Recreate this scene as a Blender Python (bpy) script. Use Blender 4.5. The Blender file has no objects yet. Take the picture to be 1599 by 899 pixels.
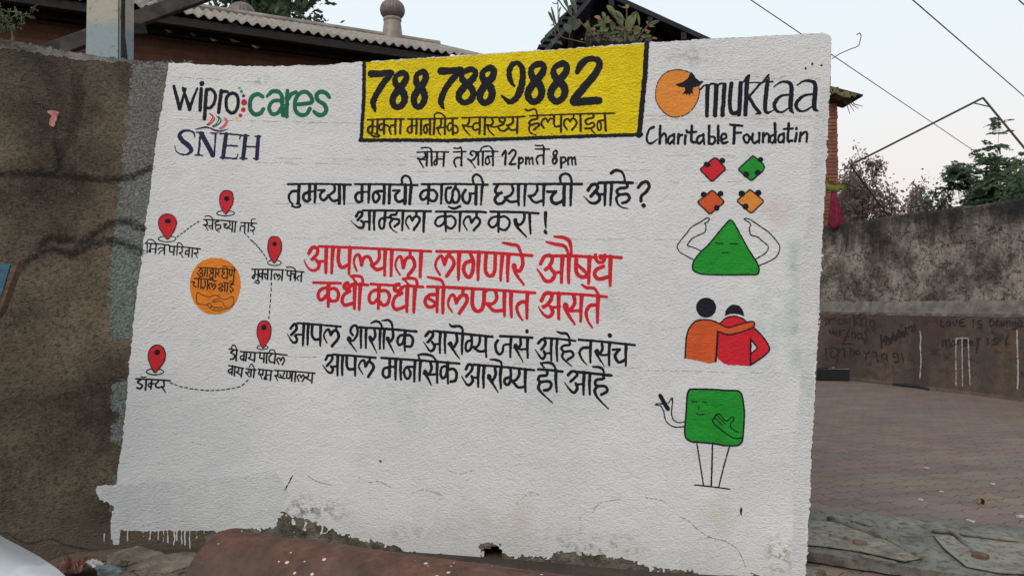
import bpy, bmesh, math, random
import numpy as np
from mathutils import Vector, Matrix
random.seed(7); RNG = np.random.default_rng(7)
R = math.radians
S = bpy.context.scene
COL = S.collection

# ------------------------------------------------------------ camera, sky, sun, exposure
EYE = 1.54; FPX = 1150.0; CX = 799.5; CY = 449.5
PITCH = math.atan(25.5 / FPX)
cam = bpy.data.objects.new('camera', bpy.data.cameras.new('camera')); COL.objects.link(cam)
cam.location = (0, 0, EYE); cam.rotation_euler = (math.pi / 2 + PITCH, 0, 0)
cam.data.sensor_width = 36; cam.data.lens = 36 * FPX / 1599
cam.data.clip_start = 0.05; cam.data.clip_end = 2000
S.camera = cam

SUN_EL = R(38); SUN_AZ = R(205)          # azimuth clockwise from +Y: behind the camera, a little to the left
w = bpy.data.worlds.new('World'); S.world = w; w.use_nodes = True
nt = w.node_tree; nt.nodes.clear()
sky = nt.nodes.new('ShaderNodeTexSky'); sky.sky_type = 'NISHITA'; sky.sun_disc = False
sky.sun_elevation = SUN_EL; sky.sun_rotation = SUN_AZ
sky.dust_density = 5; sky.air_density = 1.2; sky.ozone_density = 1
tc = nt.nodes.new('ShaderNodeTexCoord')
sep = nt.nodes.new('ShaderNodeSeparateXYZ'); nt.links.new(tc.outputs['Generated'], sep.inputs[0])
mr = nt.nodes.new('ShaderNodeMapRange'); mr.inputs[1].default_value = -0.02; mr.inputs[2].default_value = 0.55
nt.links.new(sep.outputs['Z'], mr.inputs[0])
rmp = nt.nodes.new('ShaderNodeValToRGB')
e = rmp.color_ramp.elements
e[0].position = 0.0; e[0].color = (.88, .76, .72, 1)
e[1].position = 1.0; e[1].color = (.80, .92, 1.0, 1)
q = rmp.color_ramp.elements.new(0.32); q.color = (.90, .85, .82, 1)
q = rmp.color_ramp.elements.new(0.62); q.color = (.84, .92, .955, 1)
nt.links.new(mr.outputs[0], rmp.inputs[0])
nz = nt.nodes.new('ShaderNodeTexNoise'); nz.inputs['Scale'].default_value = 2.2; nz.inputs['Detail'].default_value = 4
nt.links.new(tc.outputs['Generated'], nz.inputs['Vector'])
nm = nt.nodes.new('ShaderNodeMapRange'); nm.inputs[3].default_value = 10.6; nm.inputs[4].default_value = 11.8
nt.links.new(nz.outputs['Fac'], nm.inputs[0])
vm = nt.nodes.new('ShaderNodeVectorMath'); vm.operation = 'SCALE'
nt.links.new(rmp.outputs[0], vm.inputs[0]); nt.links.new(nm.outputs[0], vm.inputs[3])
mx = nt.nodes.new('ShaderNodeMixRGB'); mx.inputs[0].default_value = 0.86      # thin overcast over the clear sky
nt.links.new(sky.outputs[0], mx.inputs[1]); nt.links.new(vm.outputs[0], mx.inputs[2])
bg = nt.nodes.new('ShaderNodeBackground'); bg.inputs[1].default_value = 0.10
nt.links.new(mx.outputs[0], bg.inputs[0])
wo = nt.nodes.new('ShaderNodeOutputWorld'); nt.links.new(bg.outputs[0], wo.inputs[0])

sun = bpy.data.objects.new('sun', bpy.data.lights.new('sun', 'SUN')); COL.objects.link(sun)
sun.data.energy = 1.4; sun.data.angle = R(28); sun.data.color = (1, .95, .88)
sd = Vector((math.sin(SUN_AZ) * math.cos(SUN_EL), math.cos(SUN_AZ) * math.cos(SUN_EL), math.sin(SUN_EL)))
sun.rotation_euler = sd.to_track_quat('Z', 'Y').to_euler(); sun.location = sd * 30
S.view_settings.view_transform = 'Standard'; S.view_settings.look = 'None'
S.view_settings.exposure = 0; S.view_settings.gamma = 1; S.view_settings.use_curve_mapping = False

# ------------------------------------------------------------ helpers
def ray(px, py):
    px = np.asarray(px, float); py = np.asarray(py, float)
    x = (px - CX) / FPX; u = (CY - py) / FPX
    f = math.cos(PITCH) - u * math.sin(PITCH); z = math.sin(PITCH) + u * math.cos(PITCH)
    return x, f, z
def at(px, py, Y):
    x, f, z = ray(px, py); k = Y / f
    return Vector((float(x * k), float(Y), float(EYE + z * k)))

def link(name, me, mat=None, parent=None):
    o = bpy.data.objects.new(name, me); COL.objects.link(o)
    if mat is not None:
        for m in (mat if isinstance(mat, (list, tuple)) else [mat]): me.materials.append(m)
    if parent is not None: o.parent = parent
    return o
def mesh(name, V, F, mat=None, parent=None, smooth=False):
    me = bpy.data.meshes.new(name)
    me.from_pydata([tuple(map(float, v)) for v in V], [], F); me.update()
    if smooth: me.polygons.foreach_set('use_smooth', [True] * len(me.polygons))
    return link(name, me, mat, parent)
def bmobj(name, bm, mat=None, parent=None, smooth=False):
    me = bpy.data.meshes.new(name); bmesh.ops.recalc_face_normals(bm, faces=bm.faces)
    bm.to_mesh(me); bm.free()
    if smooth: me.polygons.foreach_set('use_smooth', [True] * len(me.polygons))
    return link(name, me, mat, parent)
def empty(name, loc=(0, 0, 0), rz=0):
    o = bpy.data.objects.new(name, None); COL.objects.link(o); o.location = loc; o.rotation_euler = (0, 0, rz)
    o.empty_display_size = .1
    return o
def tag(o, label=None, cat=None, group=None, kind=None):
    if label: o['label'] = label
    if cat: o['category'] = cat
    if group: o['group'] = group
    if kind: o['kind'] = kind
    return o
def child_world(o, parent):      # parent keeps world placement (parents are unrotated or handled with inverse)
    o.parent = parent
    o.matrix_parent_inverse = parent.matrix_basis.inverted()
    return o

def add_box(bm, c, s, rot=None, bevel=0):
    r = bmesh.ops.create_cube(bm, size=1)
    vs = r['verts']
    bmesh.ops.scale(bm, vec=s, verts=vs)
    if bevel:
        es = list({e for v in vs for e in v.link_edges})
        b = bmesh.ops.bevel(bm, geom=es, offset=bevel, segments=2, affect='EDGES', profile=.5)
        vs = list({v for f in b['faces'] for v in f.verts} | {v for v in vs if v.is_valid})
    if rot is not None: bmesh.ops.rotate(bm, cent=(0, 0, 0), matrix=rot, verts=vs)
    bmesh.ops.translate(bm, vec=c, verts=vs)
    return vs
def beam_box(bm, a, b, wd, ht, bevel=0, up=Vector((0, 0, 1))):
    a = Vector(a); b = Vector(b); d = (b - a); L = d.length; d.normalize()
    s = d.cross(up).normalized(); u = s.cross(d)
    m = Matrix((d, s, u)).transposed()
    return add_box(bm, (a + b) / 2, (L, wd, ht), m, bevel)
def tube(bm, pts, rad, seg=6, cap=True):
    pts = [Vector(p) for p in pts]
    if not hasattr(rad, '__len__'): rad = [rad] * len(pts)
    rings = []; prev = None
    for i, p in enumerate(pts):
        t = (pts[min(i + 1, len(pts) - 1)] - pts[max(i - 1, 0)]).normalized()
        if prev is None:
            a = t.orthogonal().normalized()
        else:
            a = (prev - t * prev.dot(t))
            a = a.normalized() if a.length > 1e-6 else t.orthogonal().normalized()
        prev = a; b = t.cross(a)
        rings.append([bm.verts.new(p + (a * math.cos(k * 2 * math.pi / seg) + b * math.sin(k * 2 * math.pi / seg)) * rad[i]) for k in range(seg)])
    for r0, r1 in zip(rings, rings[1:]):
        for k in range(seg): bm.faces.new((r0[k], r0[(k + 1) % seg], r1[(k + 1) % seg], r1[k]))
    if cap:
        bm.faces.new(rings[0][::-1]); bm.faces.new(rings[-1])
def lathe(bm, prof, c, seg=24, flute=0, nfl=0):
    rings = []
    for r, z in prof:
        ring = []
        for k in range(seg):
            a = k * 2 * math.pi / seg
            rr = r * (1 + (flute * math.cos(nfl * a) if nfl else 0))
            ring.append(bm.verts.new((c[0] + rr * math.cos(a), c[1] + rr * math.sin(a), c[2] + z)))
        rings.append(ring)
    for r0, r1 in zip(rings, rings[1:]):
        for k in range(seg): bm.faces.new((r0[k], r0[(k + 1) % seg], r1[(k + 1) % seg], r1[k]))
    bm.faces.new(rings[0][::-1]); bm.faces.new(rings[-1])
def catmull(P, n=6, closed=False):
    P = np.asarray(P, float); N = len(P)
    if N < 3 and not closed: return P
    out = []
    rng = range(N) if closed else range(N - 1)
    for i in rng:
        if closed: p0, p1, p2, p3 = P[(i - 1) % N], P[i], P[(i + 1) % N], P[(i + 2) % N]
        else:
            p1, p2 = P[i], P[i + 1]
            p0 = P[i - 1] if i > 0 else 2 * p1 - p2
            p3 = P[i + 2] if i + 2 < N else 2 * p2 - p1
        for k in range(n):
            t = k / n
            out.append(.5 * ((2 * p1) + (p2 - p0) * t + (2 * p0 - 5 * p1 + 4 * p2 - p3) * t * t + (3 * p1 - p0 - 3 * p2 + p3) * t ** 3))
    if not closed: out.append(P[-1])
    return np.array(out)

# ------------------------------------------------------------ materials
class NT:
    def __init__(s, name):
        s.m = bpy.data.materials.new(name); s.m.use_nodes = True; s.t = s.m.node_tree; s.t.nodes.clear()
        s.out = s.n('ShaderNodeOutputMaterial'); s.b = s.n('ShaderNodeBsdfPrincipled')
        s.l(s.b.outputs[0], s.out.inputs[0]); s.obj = s.n('ShaderNodeTexCoord').outputs['Object']
    def n(s, k, **kw):
        x = s.t.nodes.new(k)
        for a, v in kw.items(): setattr(x, a, v)
        return x
    def l(s, a, b): s.t.links.new(a, b)
    def map(s, scale, src=None, rot=(0, 0, 0), loc=(0, 0, 0)):
        x = s.n('ShaderNodeMapping'); x.inputs['Scale'].default_value = scale; x.inputs['Rotation'].default_value = rot
        x.inputs['Location'].default_value = loc
        s.l(src or s.obj, x.inputs[0]); return x.outputs[0]
    def noise(s, scale, detail=4, rough=.55, src=None, dist=0):
        x = s.n('ShaderNodeTexNoise'); x.inputs['Scale'].default_value = scale; x.inputs['Detail'].default_value = detail
        x.inputs['Roughness'].default_value = rough; x.inputs['Distortion'].default_value = dist
        s.l(src or s.obj, x.inputs['Vector']); return x.outputs['Fac']
    def ramp(s, fac, stops):
        x = s.n('ShaderNodeValToRGB'); cr = x.color_ramp
        while len(cr.elements) < len(stops): cr.elements.new(.5)
        for el, (p, c) in zip(cr.elements, stops):
            el.position = p; el.color = (*c, 1) if hasattr(c, '__len__') else (c, c, c, 1)
        s.l(fac, x.inputs[0]); return x.outputs[0]
    def step(s, v, lo, hi, m=1.0):
        x = s.n('ShaderNodeMapRange'); x.inputs[1].default_value = lo; x.inputs[2].default_value = hi; x.inputs[4].default_value = m
        s.l(v, x.inputs[0]); return x.outputs[0]
    def mix(s, fac, a, b, mode='MIX'):
        x = s.n('ShaderNodeMixRGB', blend_type=mode)
        for i, v in ((0, fac), (1, a), (2, b)):
            if isinstance(v, bpy.types.NodeSocket): s.l(v, x.inputs[i])
            elif i == 0: x.inputs[0].default_value = v
            else: x.inputs[i].default_value = (*v, 1)
        return x.outputs[0]
    def math(s, op, a, b=0, c=0):
        x = s.n('ShaderNodeMath', operation=op)
        for i, v in enumerate((a, b, c)):
            if isinstance(v, bpy.types.NodeSocket): s.l(v, x.inputs[i])
            else: x.inputs[i].default_value = v
        return x.outputs[0]
    def base(s, v): s.l(v, s.b.inputs['Base Color']) if isinstance(v, bpy.types.NodeSocket) else setattr(s.b.inputs['Base Color'], 'default_value', (*v, 1))
    def rough(s, v, spec=.3):
        s.b.inputs['Roughness'].default_value = v; s.b.inputs['Specular IOR Level'].default_value = spec
    def bump(s, h, strength=.5, dist=.01, normal=None):
        x = s.n('ShaderNodeBump'); x.inputs['Strength'].default_value = strength; x.inputs['Distance'].default_value = dist
        s.l(h, x.inputs['Height'])
        if normal is not None: s.l(normal, x.inputs['Normal'])
        s.l(x.outputs[0], s.b.inputs['Normal']); return x.outputs[0]

def plaster_height(N):
    """hand-thrown cement plaster: sideways ripples, grains and broad unevenness"""
    warp = N.noise(6, 2)
    wv = N.n('ShaderNodeVectorMath', operation='ADD')
    cb = N.n('ShaderNodeCombineXYZ'); N.l(N.math('MULTIPLY', warp, .16), cb.inputs[2]); N.l(N.math('MULTIPLY', warp, .1), cb.inputs[0])
    N.l(N.obj, wv.inputs[0]); N.l(cb.outputs[0], wv.inputs[1])
    rip = N.noise(1, 6, .66, N.map((32, 32, 62), wv.outputs[0]))
    fine = N.noise(1, 3, .65, N.map((64, 64, 92)))
    big = N.noise(2.6, 3)
    area = N.ramp(N.noise(1.1, 3, .6, N.map((1, 1, 1.3), None, (0, 0, 0), (3, 1, 2))), [(.35, .35), (.62, 1.0)])   # smoother and rougher floats of the trowel
    rip2 = N.math('MULTIPLY', N.math('SUBTRACT', rip, .5), area)
    h = N.math('ADD', N.math('MULTIPLY', rip2, .62), N.math('MULTIPLY', fine, .8))
    mid = N.noise(1, 4, .6, N.map((7, 7, 10)))
    return N.math('ADD', N.math('ADD', h, N.math('MULTIPLY', big, 1.3)), N.math('MULTIPLY', mid, .45)), rip, fine

def paint_mat(name, col, var=.12, rough=.62, strength=.55, dist=.018, wear=.27, wearcol=(.45, .43, .41)):
    N = NT(name); h, rip, fine = plaster_height(N)
    n1 = N.math('ADD', N.math('MULTIPLY', N.noise(9, 4), .5), N.math('MULTIPLY', N.noise(1, 4, .6, N.map((14, 14, 60), None, (0, R(25), 0))), .5))
    c = N.mix(N.ramp(n1, [(.3, 0), (.7, 1)]), tuple(x * (1 - 2 * var) for x in col), tuple(min(1, x * (1 + 2 * var)) for x in col))
    if wear:          # pits of the plaster the brush did not reach
        c = N.mix(N.ramp(N.math('ADD', N.math('MULTIPLY', rip, .7), N.math('MULTIPLY', fine, .3)), [(wear - .03, 1), (wear + .03, 0)]), c, wearcol)
    N.base(c); N.rough(rough, .15); N.bump(h, strength, dist)
    return N.m

M = {}
def wall_stain(N, c, px, py, rx, ry, col, amt, lo=.42, hi=.66, sc=7):
    """a soft-edged stain at one place of the wall (metres across from the photo's pixels)"""
    Yd = np.interp(px, [265, 570, 800, 1010, 1300], [4.68, 4.66, 4.49, 4.29, 4.13]); k = Yd / FPX
    cx, cz = (px - CX) * k, EYE + (475 - py) * k
    x = N.n('ShaderNodeSeparateXYZ'); N.l(N.obj, x.inputs[0])
    dx = N.math('DIVIDE', N.math('SUBTRACT', x.outputs['X'], cx), rx * k); dz = N.math('DIVIDE', N.math('SUBTRACT', x.outputs['Z'], cz), ry * k)
    d = N.math('SQRT', N.math('ADD', N.math('MULTIPLY', dx, dx), N.math('MULTIPLY', dz, dz)))
    m = N.math('MULTIPLY', N.step(d, 1.25, .1), N.ramp(N.noise(sc, 6, .72), [(lo, 0), (hi, 1)]))
    return N.mix(N.math('MULTIPLY', m, amt), c, col)
# white limewash of the wall: chalky, slightly cool and warm clouds, pin-holes and old green coat showing faintly
N = NT('white_wall_paint'); h, rip, fine = plaster_height(N)
c = N.mix(N.ramp(N.noise(1.3, 5, .6), [(.35, 0), (.65, 1)]), (.615, .612, .622), (.69, .677, .668))
c = N.mix(N.ramp(N.noise(3.5, 5, .65, N.map((1, 1, .6), None, (0, 0, 0), (7, 3, 1))), [(.60, 0), (.74, .45)]), c, (.47, .50, .50))
c = N.mix(N.ramp(N.noise(2.1, 5, .65, N.map((1, 1, 1), None, (0, 0, 0), (17, 5, 9))), [(.64, 0), (.80, .35)]), c, (.56, .49, .42))
c = N.mix(N.ramp(N.math('ADD', N.math('MULTIPLY', rip, .75), N.math('MULTIPLY', fine, .25)), [(.30, .7), (.40, 0)]), c, (.30, .30, .31))
for px_, py_, rx_, ry_, col_, a_, lo_, hi_, sc_ in (
        (1240, 410, 16, 40, (.22, .36, .33), .75, .36, .6, 7), (1244, 515, 18, 70, (.22, .36, .33), .7, .36, .6, 7), (1190, 510, 60, 80, (.33, .42, .40), .5, .38, .62, 6), (900, 590, 120, 60, (.40, .45, .46), .6, .38, .62, 6), (640, 620, 90, 60, (.42, .46, .47), .5, .38, .62, 6),
        (1118, 805, 26, 34, (.52, .42, .30), .55, .34, .6, 7), (812, 815, 30, 40, (.52, .43, .34), .4, .36, .6, 7), (730, 815, 110, 50, (.52, .47, .41), .35, .40, .62, 7), (1208, 332, 34, 30, (.55, .38, .36), .5, .36, .6, 9), (960, 845, 90, 40, (.50, .45, .40), .35, .4, .64, 7),
        (1212, 868, 22, 34, (.05, .05, .048), .9, .50, .60, 26), (1246, 862, 14, 30, (.05, .05, .048), .9, .48, .58, 26), (1078, 88, 40, 20, (.22, .22, .22), .6, .46, .60, 22), (398, 118, 16, 12, (.25, .25, .24), .6, .44, .6, 24), (530, 805, 30, 14, (.25, .24, .23), .5, .47, .60, 22), (640, 832, 40, 14, (.22, .21, .19), .6, .48, .60, 20), (920, 850, 90, 24, (.14, .13, .12), .8, .50, .60, 20), (480, 795, 50, 20, (.12, .11, .10), .9, .48, .58, 22)):
    c = wall_stain(N, c, px_, py_, rx_, ry_, col_, a_, lo_, hi_, sc_)
z = N.n('ShaderNodeSeparateXYZ'); N.l(N.obj, z.inputs[0])
mud = N.math('ADD', z.outputs['Z'], N.math('MULTIPLY', N.noise(3.2, 6, .7), .7))
c = N.mix(N.step(mud, .62, .34, .4), c, (.46, .44, .415))
N.base(c); N.rough(.85, .15); N.bump(h, .62, .019); M['white'] = N.m

# smoother, cooler second coat rolled along the foot and down the free edge
N = NT('smooth_white_coat'); h, rip, fine = plaster_height(N)
c = N.mix(N.ramp(N.noise(1, 5, .6, N.map((9, 9, 1.6))), [(.3, 0), (.7, 1)]), (.56, .56, .564), (.635, .63, .628))
c = N.mix(N.ramp(N.noise(2.6, 5, .65, N.map((2.4, 2.4, .8), None, (0, 0, 0), (2, 8, 1))), [(.56, 0), (.70, .6)]), c, (.43, .48, .48))
N.base(c); N.rough(.8, .15); N.bump(h, .75, .018); M['smoothwhite'] = N.m
M['yellow'] = paint_mat('yellow_paint', (.77, .585, .010), .08, .6, .85, .024, .33, (.42, .30, .03))
M['black'] = paint_mat('black_paint', (.0085, .010, .0155), .2, .6, .6, .018)
M['navy'] = paint_mat('navy_paint', (.017, .021, .062), .2, .6, .5, .018)
M['brownblack'] = paint_mat('brown_black_paint', (.03, .018, .010), .2, .55, .5, .018)
M['red'] = paint_mat('red_paint', (.55, .015, .026), .08, .5, .5, .018)
M['pinred'] = paint_mat('pin_red_paint', (.52, .019, .028), .08, .5, .5, .018)
M['pink'] = paint_mat('pink_paint', (.6, .12, .15), .1, .55, .5, .018)
M['green'] = paint_mat('green_paint', (.014, .255, .024), .12, .5, .55, .018)
M['cares_green'] = paint_mat('dark_green_paint', (.010, .125, .075), .12, .5, .5, .018)
M['orange'] = paint_mat('orange_paint', (.68, .235, .04), .08, .55, .55, .018, .31, (.6, .42, .26))
M['brightorange'] = paint_mat('bright_orange_paint', (.68, .20, .02), .08, .55, .5, .018)
M['redorange'] = paint_mat('red_orange_paint', (.56, .085, .022), .10, .55, .5, .018)
M['lime'] = paint_mat('light_green_paint', (.25, .38, .08), .1)
M['purple'] = paint_mat('purple_paint', (.09, .05, .22), .1)
M['pencil'] = paint_mat('guide_line_pencil', (.36, .26, .24), .2, .8)

# grimy bare cement of the unpainted wall
N = NT('grimy_plaster'); h, rip, fine = plaster_height(N)
c = N.ramp(N.noise(1.5, 7, .68, N.map((1, 1, 1.15))), [(.30, (.034, .028, .022)), (.42, (.090, .070, .050)), (.55, (.165, .127, .088)), (.70, (.25, .20, .145))])
c = N.mix(N.ramp(N.noise(46, 4, .7), [(.34, .7), (.52, 0)]), c, (.026, .022, .018))
c = N.mix(N.ramp(N.noise(120, 2, .6), [(.62, 0), (.72, .7)]), c, (.26, .235, .20))
z = N.n('ShaderNodeSeparateXYZ'); N.l(N.obj, z.inputs[0])
topd = N.math('ADD', N.math('MULTIPLY', z.outputs['Z'], .5), N.math('MULTIPLY', N.noise(2.2, 6, .7, N.map((1.6, 1.6, .5))), 1.0))
c = N.mix(N.step(topd, 1.6, 2.15, .6), c, (.024, .022, .020))
mud = N.math('ADD', z.outputs['Z'], N.math('MULTIPLY', N.noise(3.5, 5, .65), .5))
c = N.mix(N.ramp(mud, [(.28, .75), (.62, 0)]), c, (.125, .096, .074))
N.base(c); N.rough(.92, .15); N.bump(h, .7, .03); M['grime'] = N.m

N = NT('old_limewash'); h, rip, fine = plaster_height(N)
z = N.n('ShaderNodeSeparateXYZ'); N.l(N.obj, z.inputs[0])
c = N.mix(N.ramp(N.noise(3, 5, .6), [(.3, 0), (.7, 1)]), (.18, .176, .168), (.26, .255, .24))
low = N.math('ADD', N.math('MULTIPLY', z.outputs['Z'], -.4), N.noise(1.6, 3, .6, N.map((1, 1, 1), None, (0, 0, 0), (4, 4, 0))))
c = N.mix(N.step(low, -.36, -.05, .75), c, (.23, .285, .265))
c = N.mix(N.ramp(N.noise(70, 4, .7), [(.42, .75), (.58, 0)]), c, (.07, .066, .058))
N.base(c); N.rough(.9, .15); N.bump(h, .8, .03); M['limewash'] = N.m
N = NT('lit_cement_cap'); h, rip, fine = plaster_height(N)
N.base(N.mix(N.ramp(N.noise(8, 6, .7), [(.38, 0), (.62, 1)]), (.07, .063, .055), (.23, .215, .195))); N.rough(.9, .15); N.bump(h, .6, .02); M['cap'] = N.m
N = NT('grey_hairline'); h, rip, fine = plaster_height(N); N.base((.20, .195, .19)); N.rough(.9, .1); M['hairline'] = N.m
def soot(name, a):
    N = NT(name); h, rip, fine = plaster_height(N); N.base((.024, .022, .022)); N.rough(.85, .15); N.bump(h, .7, .02)
    N.l(N.math('MULTIPLY', N.ramp(N.noise(38, 4, .7), [(.32, .25), (.62, 1)]), a), N.b.inputs['Alpha']); return N.m
M['soot'] = soot('soot_spray', .52); M['soot_thin'] = soot('soot_overspray', .34)
N = NT('exposed_base'); h, rip, fine = plaster_height(N)
c = N.ramp(N.noise(9, 6, .7), [(.33, (.03, .029, .025)), (.45, (.10, .092, .07)), (.56, (.17, .145, .12)), (.66, (.24, .225, .205)), (.74, (.12, .055, .035))])
N.base(c); N.rough(.92, .15); N.bump(h, .9, .03); M['base'] = N.m

def simple(name, col, rough=.7, var=.2, scale=8, bump=.3, bd=.01, spec=.3, metal=0, col2=None, lo=.35, hi=.65, detail=5, mscale=(1, 1, 1)):
    N = NT(name); v = N.map(mscale)
    c2 = col2 or tuple(min(1, x * (1 + var)) for x in col); c1 = col if col2 else tuple(x * (1 - var) for x in col)
    n = N.noise(scale, detail, .62, v)
    N.base(N.mix(N.ramp(n, [(lo, 0), (hi, 1)]), c1, c2)); N.rough(rough, spec)
    if bump: N.bump(N.noise(scale * 4, 4, .6, v), bump, bd)
    N.b.inputs['Metallic'].default_value = metal
    return N.m
def brick_mat(name, c1, c2, mortar, sx=1, bw=.23, rh=.075, dark=.5):
    N = NT(name); z = N.n('ShaderNodeSeparateXYZ'); N.l(N.obj, z.inputs[0])
    cb = N.n('ShaderNodeCombineXYZ'); N.l(N.math('ADD', z.outputs['X'], z.outputs['Y']), cb.inputs[0]); N.l(z.outputs['Z'], cb.inputs[1])
    wob = N.n('ShaderNodeVectorMath', operation='MULTIPLY_ADD'); nn = N.n('ShaderNodeTexNoise'); nn.inputs['Scale'].default_value = 9; N.l(cb.outputs[0], nn.inputs['Vector'])
    N.l(nn.outputs['Color'], wob.inputs[0]); wob.inputs[1].default_value = (.02, .02, 0); N.l(cb.outputs[0], wob.inputs[2])
    b = N.n('ShaderNodeTexBrick'); N.l(wob.outputs[0], b.inputs['Vector'])
    b.inputs['Color1'].default_value = (*c1, 1); b.inputs['Color2'].default_value = (*c2, 1); b.inputs['Mortar'].default_value = (*mortar, 1)
    b.inputs['Scale'].default_value = 1; b.inputs['Brick Width'].default_value = bw; b.inputs['Row Height'].default_value = rh
    b.inputs['Mortar Size'].default_value = .006; b.inputs['Mortar Smooth'].default_value = .3; b.inputs['Bias'].default_value = 0
    c = N.mix(N.ramp(N.noise(4, 6, .7), [(.4, dark), (.62, 0)]), b.outputs['Color'], (.02, .014, .012))
    N.base(c); N.rough(.92, .15)
    hh = N.math('ADD', N.math('MULTIPLY', N.math('SUBTRACT', 1, b.outputs['Fac']), 1), N.math('MULTIPLY', N.noise(30, 4), .5))
    N.bump(hh, .8, .012); return N.m
M['brick'] = brick_mat('old_red_brick', (.31, .145, .105), (.225, .118, .09), (.18, .145, .12), dark=.25)
M['pillar_brick'] = brick_mat('pillar_brick', (.30, .11, .07), (.23, .085, .06), (.10, .07, .055), dark=.25)
M['rooftile'] = simple('fibre_cement_roof', (.17, .148, .125), .9, 0, 5, .4, .01, col2=(.29, .258, .222))
M['darkwood'] = simple('dark_timber', (.022, .019, .017), .85, .4, 12, .5, .01, mscale=(1, 1, 6))
M['greywood'] = simple('weathered_timber', (.040, .035, .032), .85, 0, 10, .5, .01, col2=(.085, .075, .068))
M['shedroof'] = simple('dark_sheet_roof', (.018, .019, .027), .7, .4, 3, .2, .01)
M['planks'] = simple('dark_planks', (.022, .018, .018), .85, .5, 14, .5, .01, mscale=(5, 5, .4))
M['vent'] = simple('rusty_vent_metal', (.20, .165, .14), .6, 0, 9, .2, .004, metal=.25, col2=(.30, .25, .21))
M['vent_dome'] = simple('dull_vent_dome', (.10, .085, .085), .5, 0, 12, .2, .004, metal=.35, col2=(.20, .15, .13))
M['fringe_light_pale'] = simple('fringe_gap_light', (.5, .49, .46), .6, .15, 9, .2)  # pale fringe; also daylight through the roof gaps, put in as colour

# post: cream above, faded light blue below
N = NT('post_paint'); z = N.n('ShaderNodeSeparateXYZ'); N.l(N.obj, z.inputs[0])
c = N.mix(N.step(N.math('ADD', z.outputs['Z'], N.math('MULTIPLY', N.noise(7, 4), .12)), 3.56, 3.49), (.37, .345, .29), (.25, .30, .315))
c = N.mix(N.ramp(N.noise(28, 6, .75), [(.56, 0), (.66, .8)]), c, (.16, .13, .10))
N.base(c); N.rough(.8, .2); N.bump(N.noise(40, 4), .4, .006); M['post'] = N.m

# ground
N = NT('dirt_ground')
c = N.ramp(N.noise(1.2, 8, .7), [(.3, (.050, .040, .032)), (.5, (.085, .068, .054)), (.7, (.13, .105, .085))])
c = N.mix(N.ramp(N.noise(60, 3, .6), [(.62, 0), (.7, .6)]), c, (.20, .18, .155))
N.base(c); N.rough(.95, .1); N.bump(N.noise(14, 8, .7), .9, .05); M['dirt'] = N.m
# interlocking zig-zag pavers
N = NT('zigzag_pavers')
v = N.map((1, 1, 1), None, (0, 0, R(-16))); z = N.n('ShaderNodeSeparateXYZ'); N.l(v, z.inputs[0])
tri = N.math('PINGPONG', N.math('MULTIPLY', z.outputs['X'], 1), .075)
yy = N.math('ADD', z.outputs['Y'], N.math('MULTIPLY', tri, .55))
tri2 = N.math('PINGPONG', z.outputs['Y'], .085)
xx = N.math('ADD', z.outputs['X'], N.math('MULTIPLY', tri2, .45))
cb = N.n('ShaderNodeCombineXYZ'); N.l(xx, cb.inputs[0]); N.l(yy, cb.inputs[1])
b = N.n('ShaderNodeTexBrick'); N.l(cb.outputs[0], b.inputs['Vector'])
b.inputs['Color1'].default_value = (.215, .140, .120, 1); b.inputs['Color2'].default_value = (.160, .120, .108, 1); b.inputs['Mortar'].default_value = (.052, .041, .036, 1)
b.inputs['Scale'].default_value = 1; b.inputs['Brick Width'].default_value = .34; b.inputs['Row Height'].default_value = .17
b.inputs['Mortar Size'].default_value = .005; b.inputs['Mortar Smooth'].default_value = .2
b2 = N.n('ShaderNodeTexBrick'); N.l(cb.outputs[0], b2.inputs['Vector'])
b2.inputs['Color1'].default_value = (0, 0, 0, 1); b2.inputs['Color2'].default_value = (1, 1, 1, 1); b2.inputs['Mortar'].default_value = (0, 0, 0, 1)
for k in ('Scale', 'Brick Width', 'Row Height', 'Mortar Size', 'Mortar Smooth'): b2.inputs[k].default_value = b.inputs[k].default_value
b2.inputs['Bias'].default_value = -.1
tanmask = N.ramp(N.math('MULTIPLY', b2.outputs['Color'], N.ramp(N.noise(.9, 4, .6, N.map((.6, 1.5, 1))), [(.42, 0), (.55, 1)])), [(.30, 0), (.5, .9)])
c = N.mix(tanmask, b.outputs['Color'], (.215, .158, .115))
c = N.mix(N.ramp(N.noise(1.7, 7, .7), [(.36, .5), (.56, 0)]), c, (.10, .085, .074))
c = N.mix(N.ramp(N.noise(24, 6, .7), [(.55, 0), (.72, .5)]), c, (.16, .135, .115))
c = N.mix(N.ramp(N.noise(2.3, 7, .72, N.map((.6, 1.6, 1), None, (0, 0, 0), (3, 7, 0))), [(.48, 0), (.64, .6)]), c, (.195, .165, .138))
N.base(c); N.rough(.88, .2)
hh = N.math('ADD', N.math('MULTIPLY', N.math('SUBTRACT', 1, b.outputs['Fac']), 1), N.math('MULTIPLY', N.noise(20, 5), .6))
N.bump(hh, .55, .014); M['pavers'] = N.m

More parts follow.
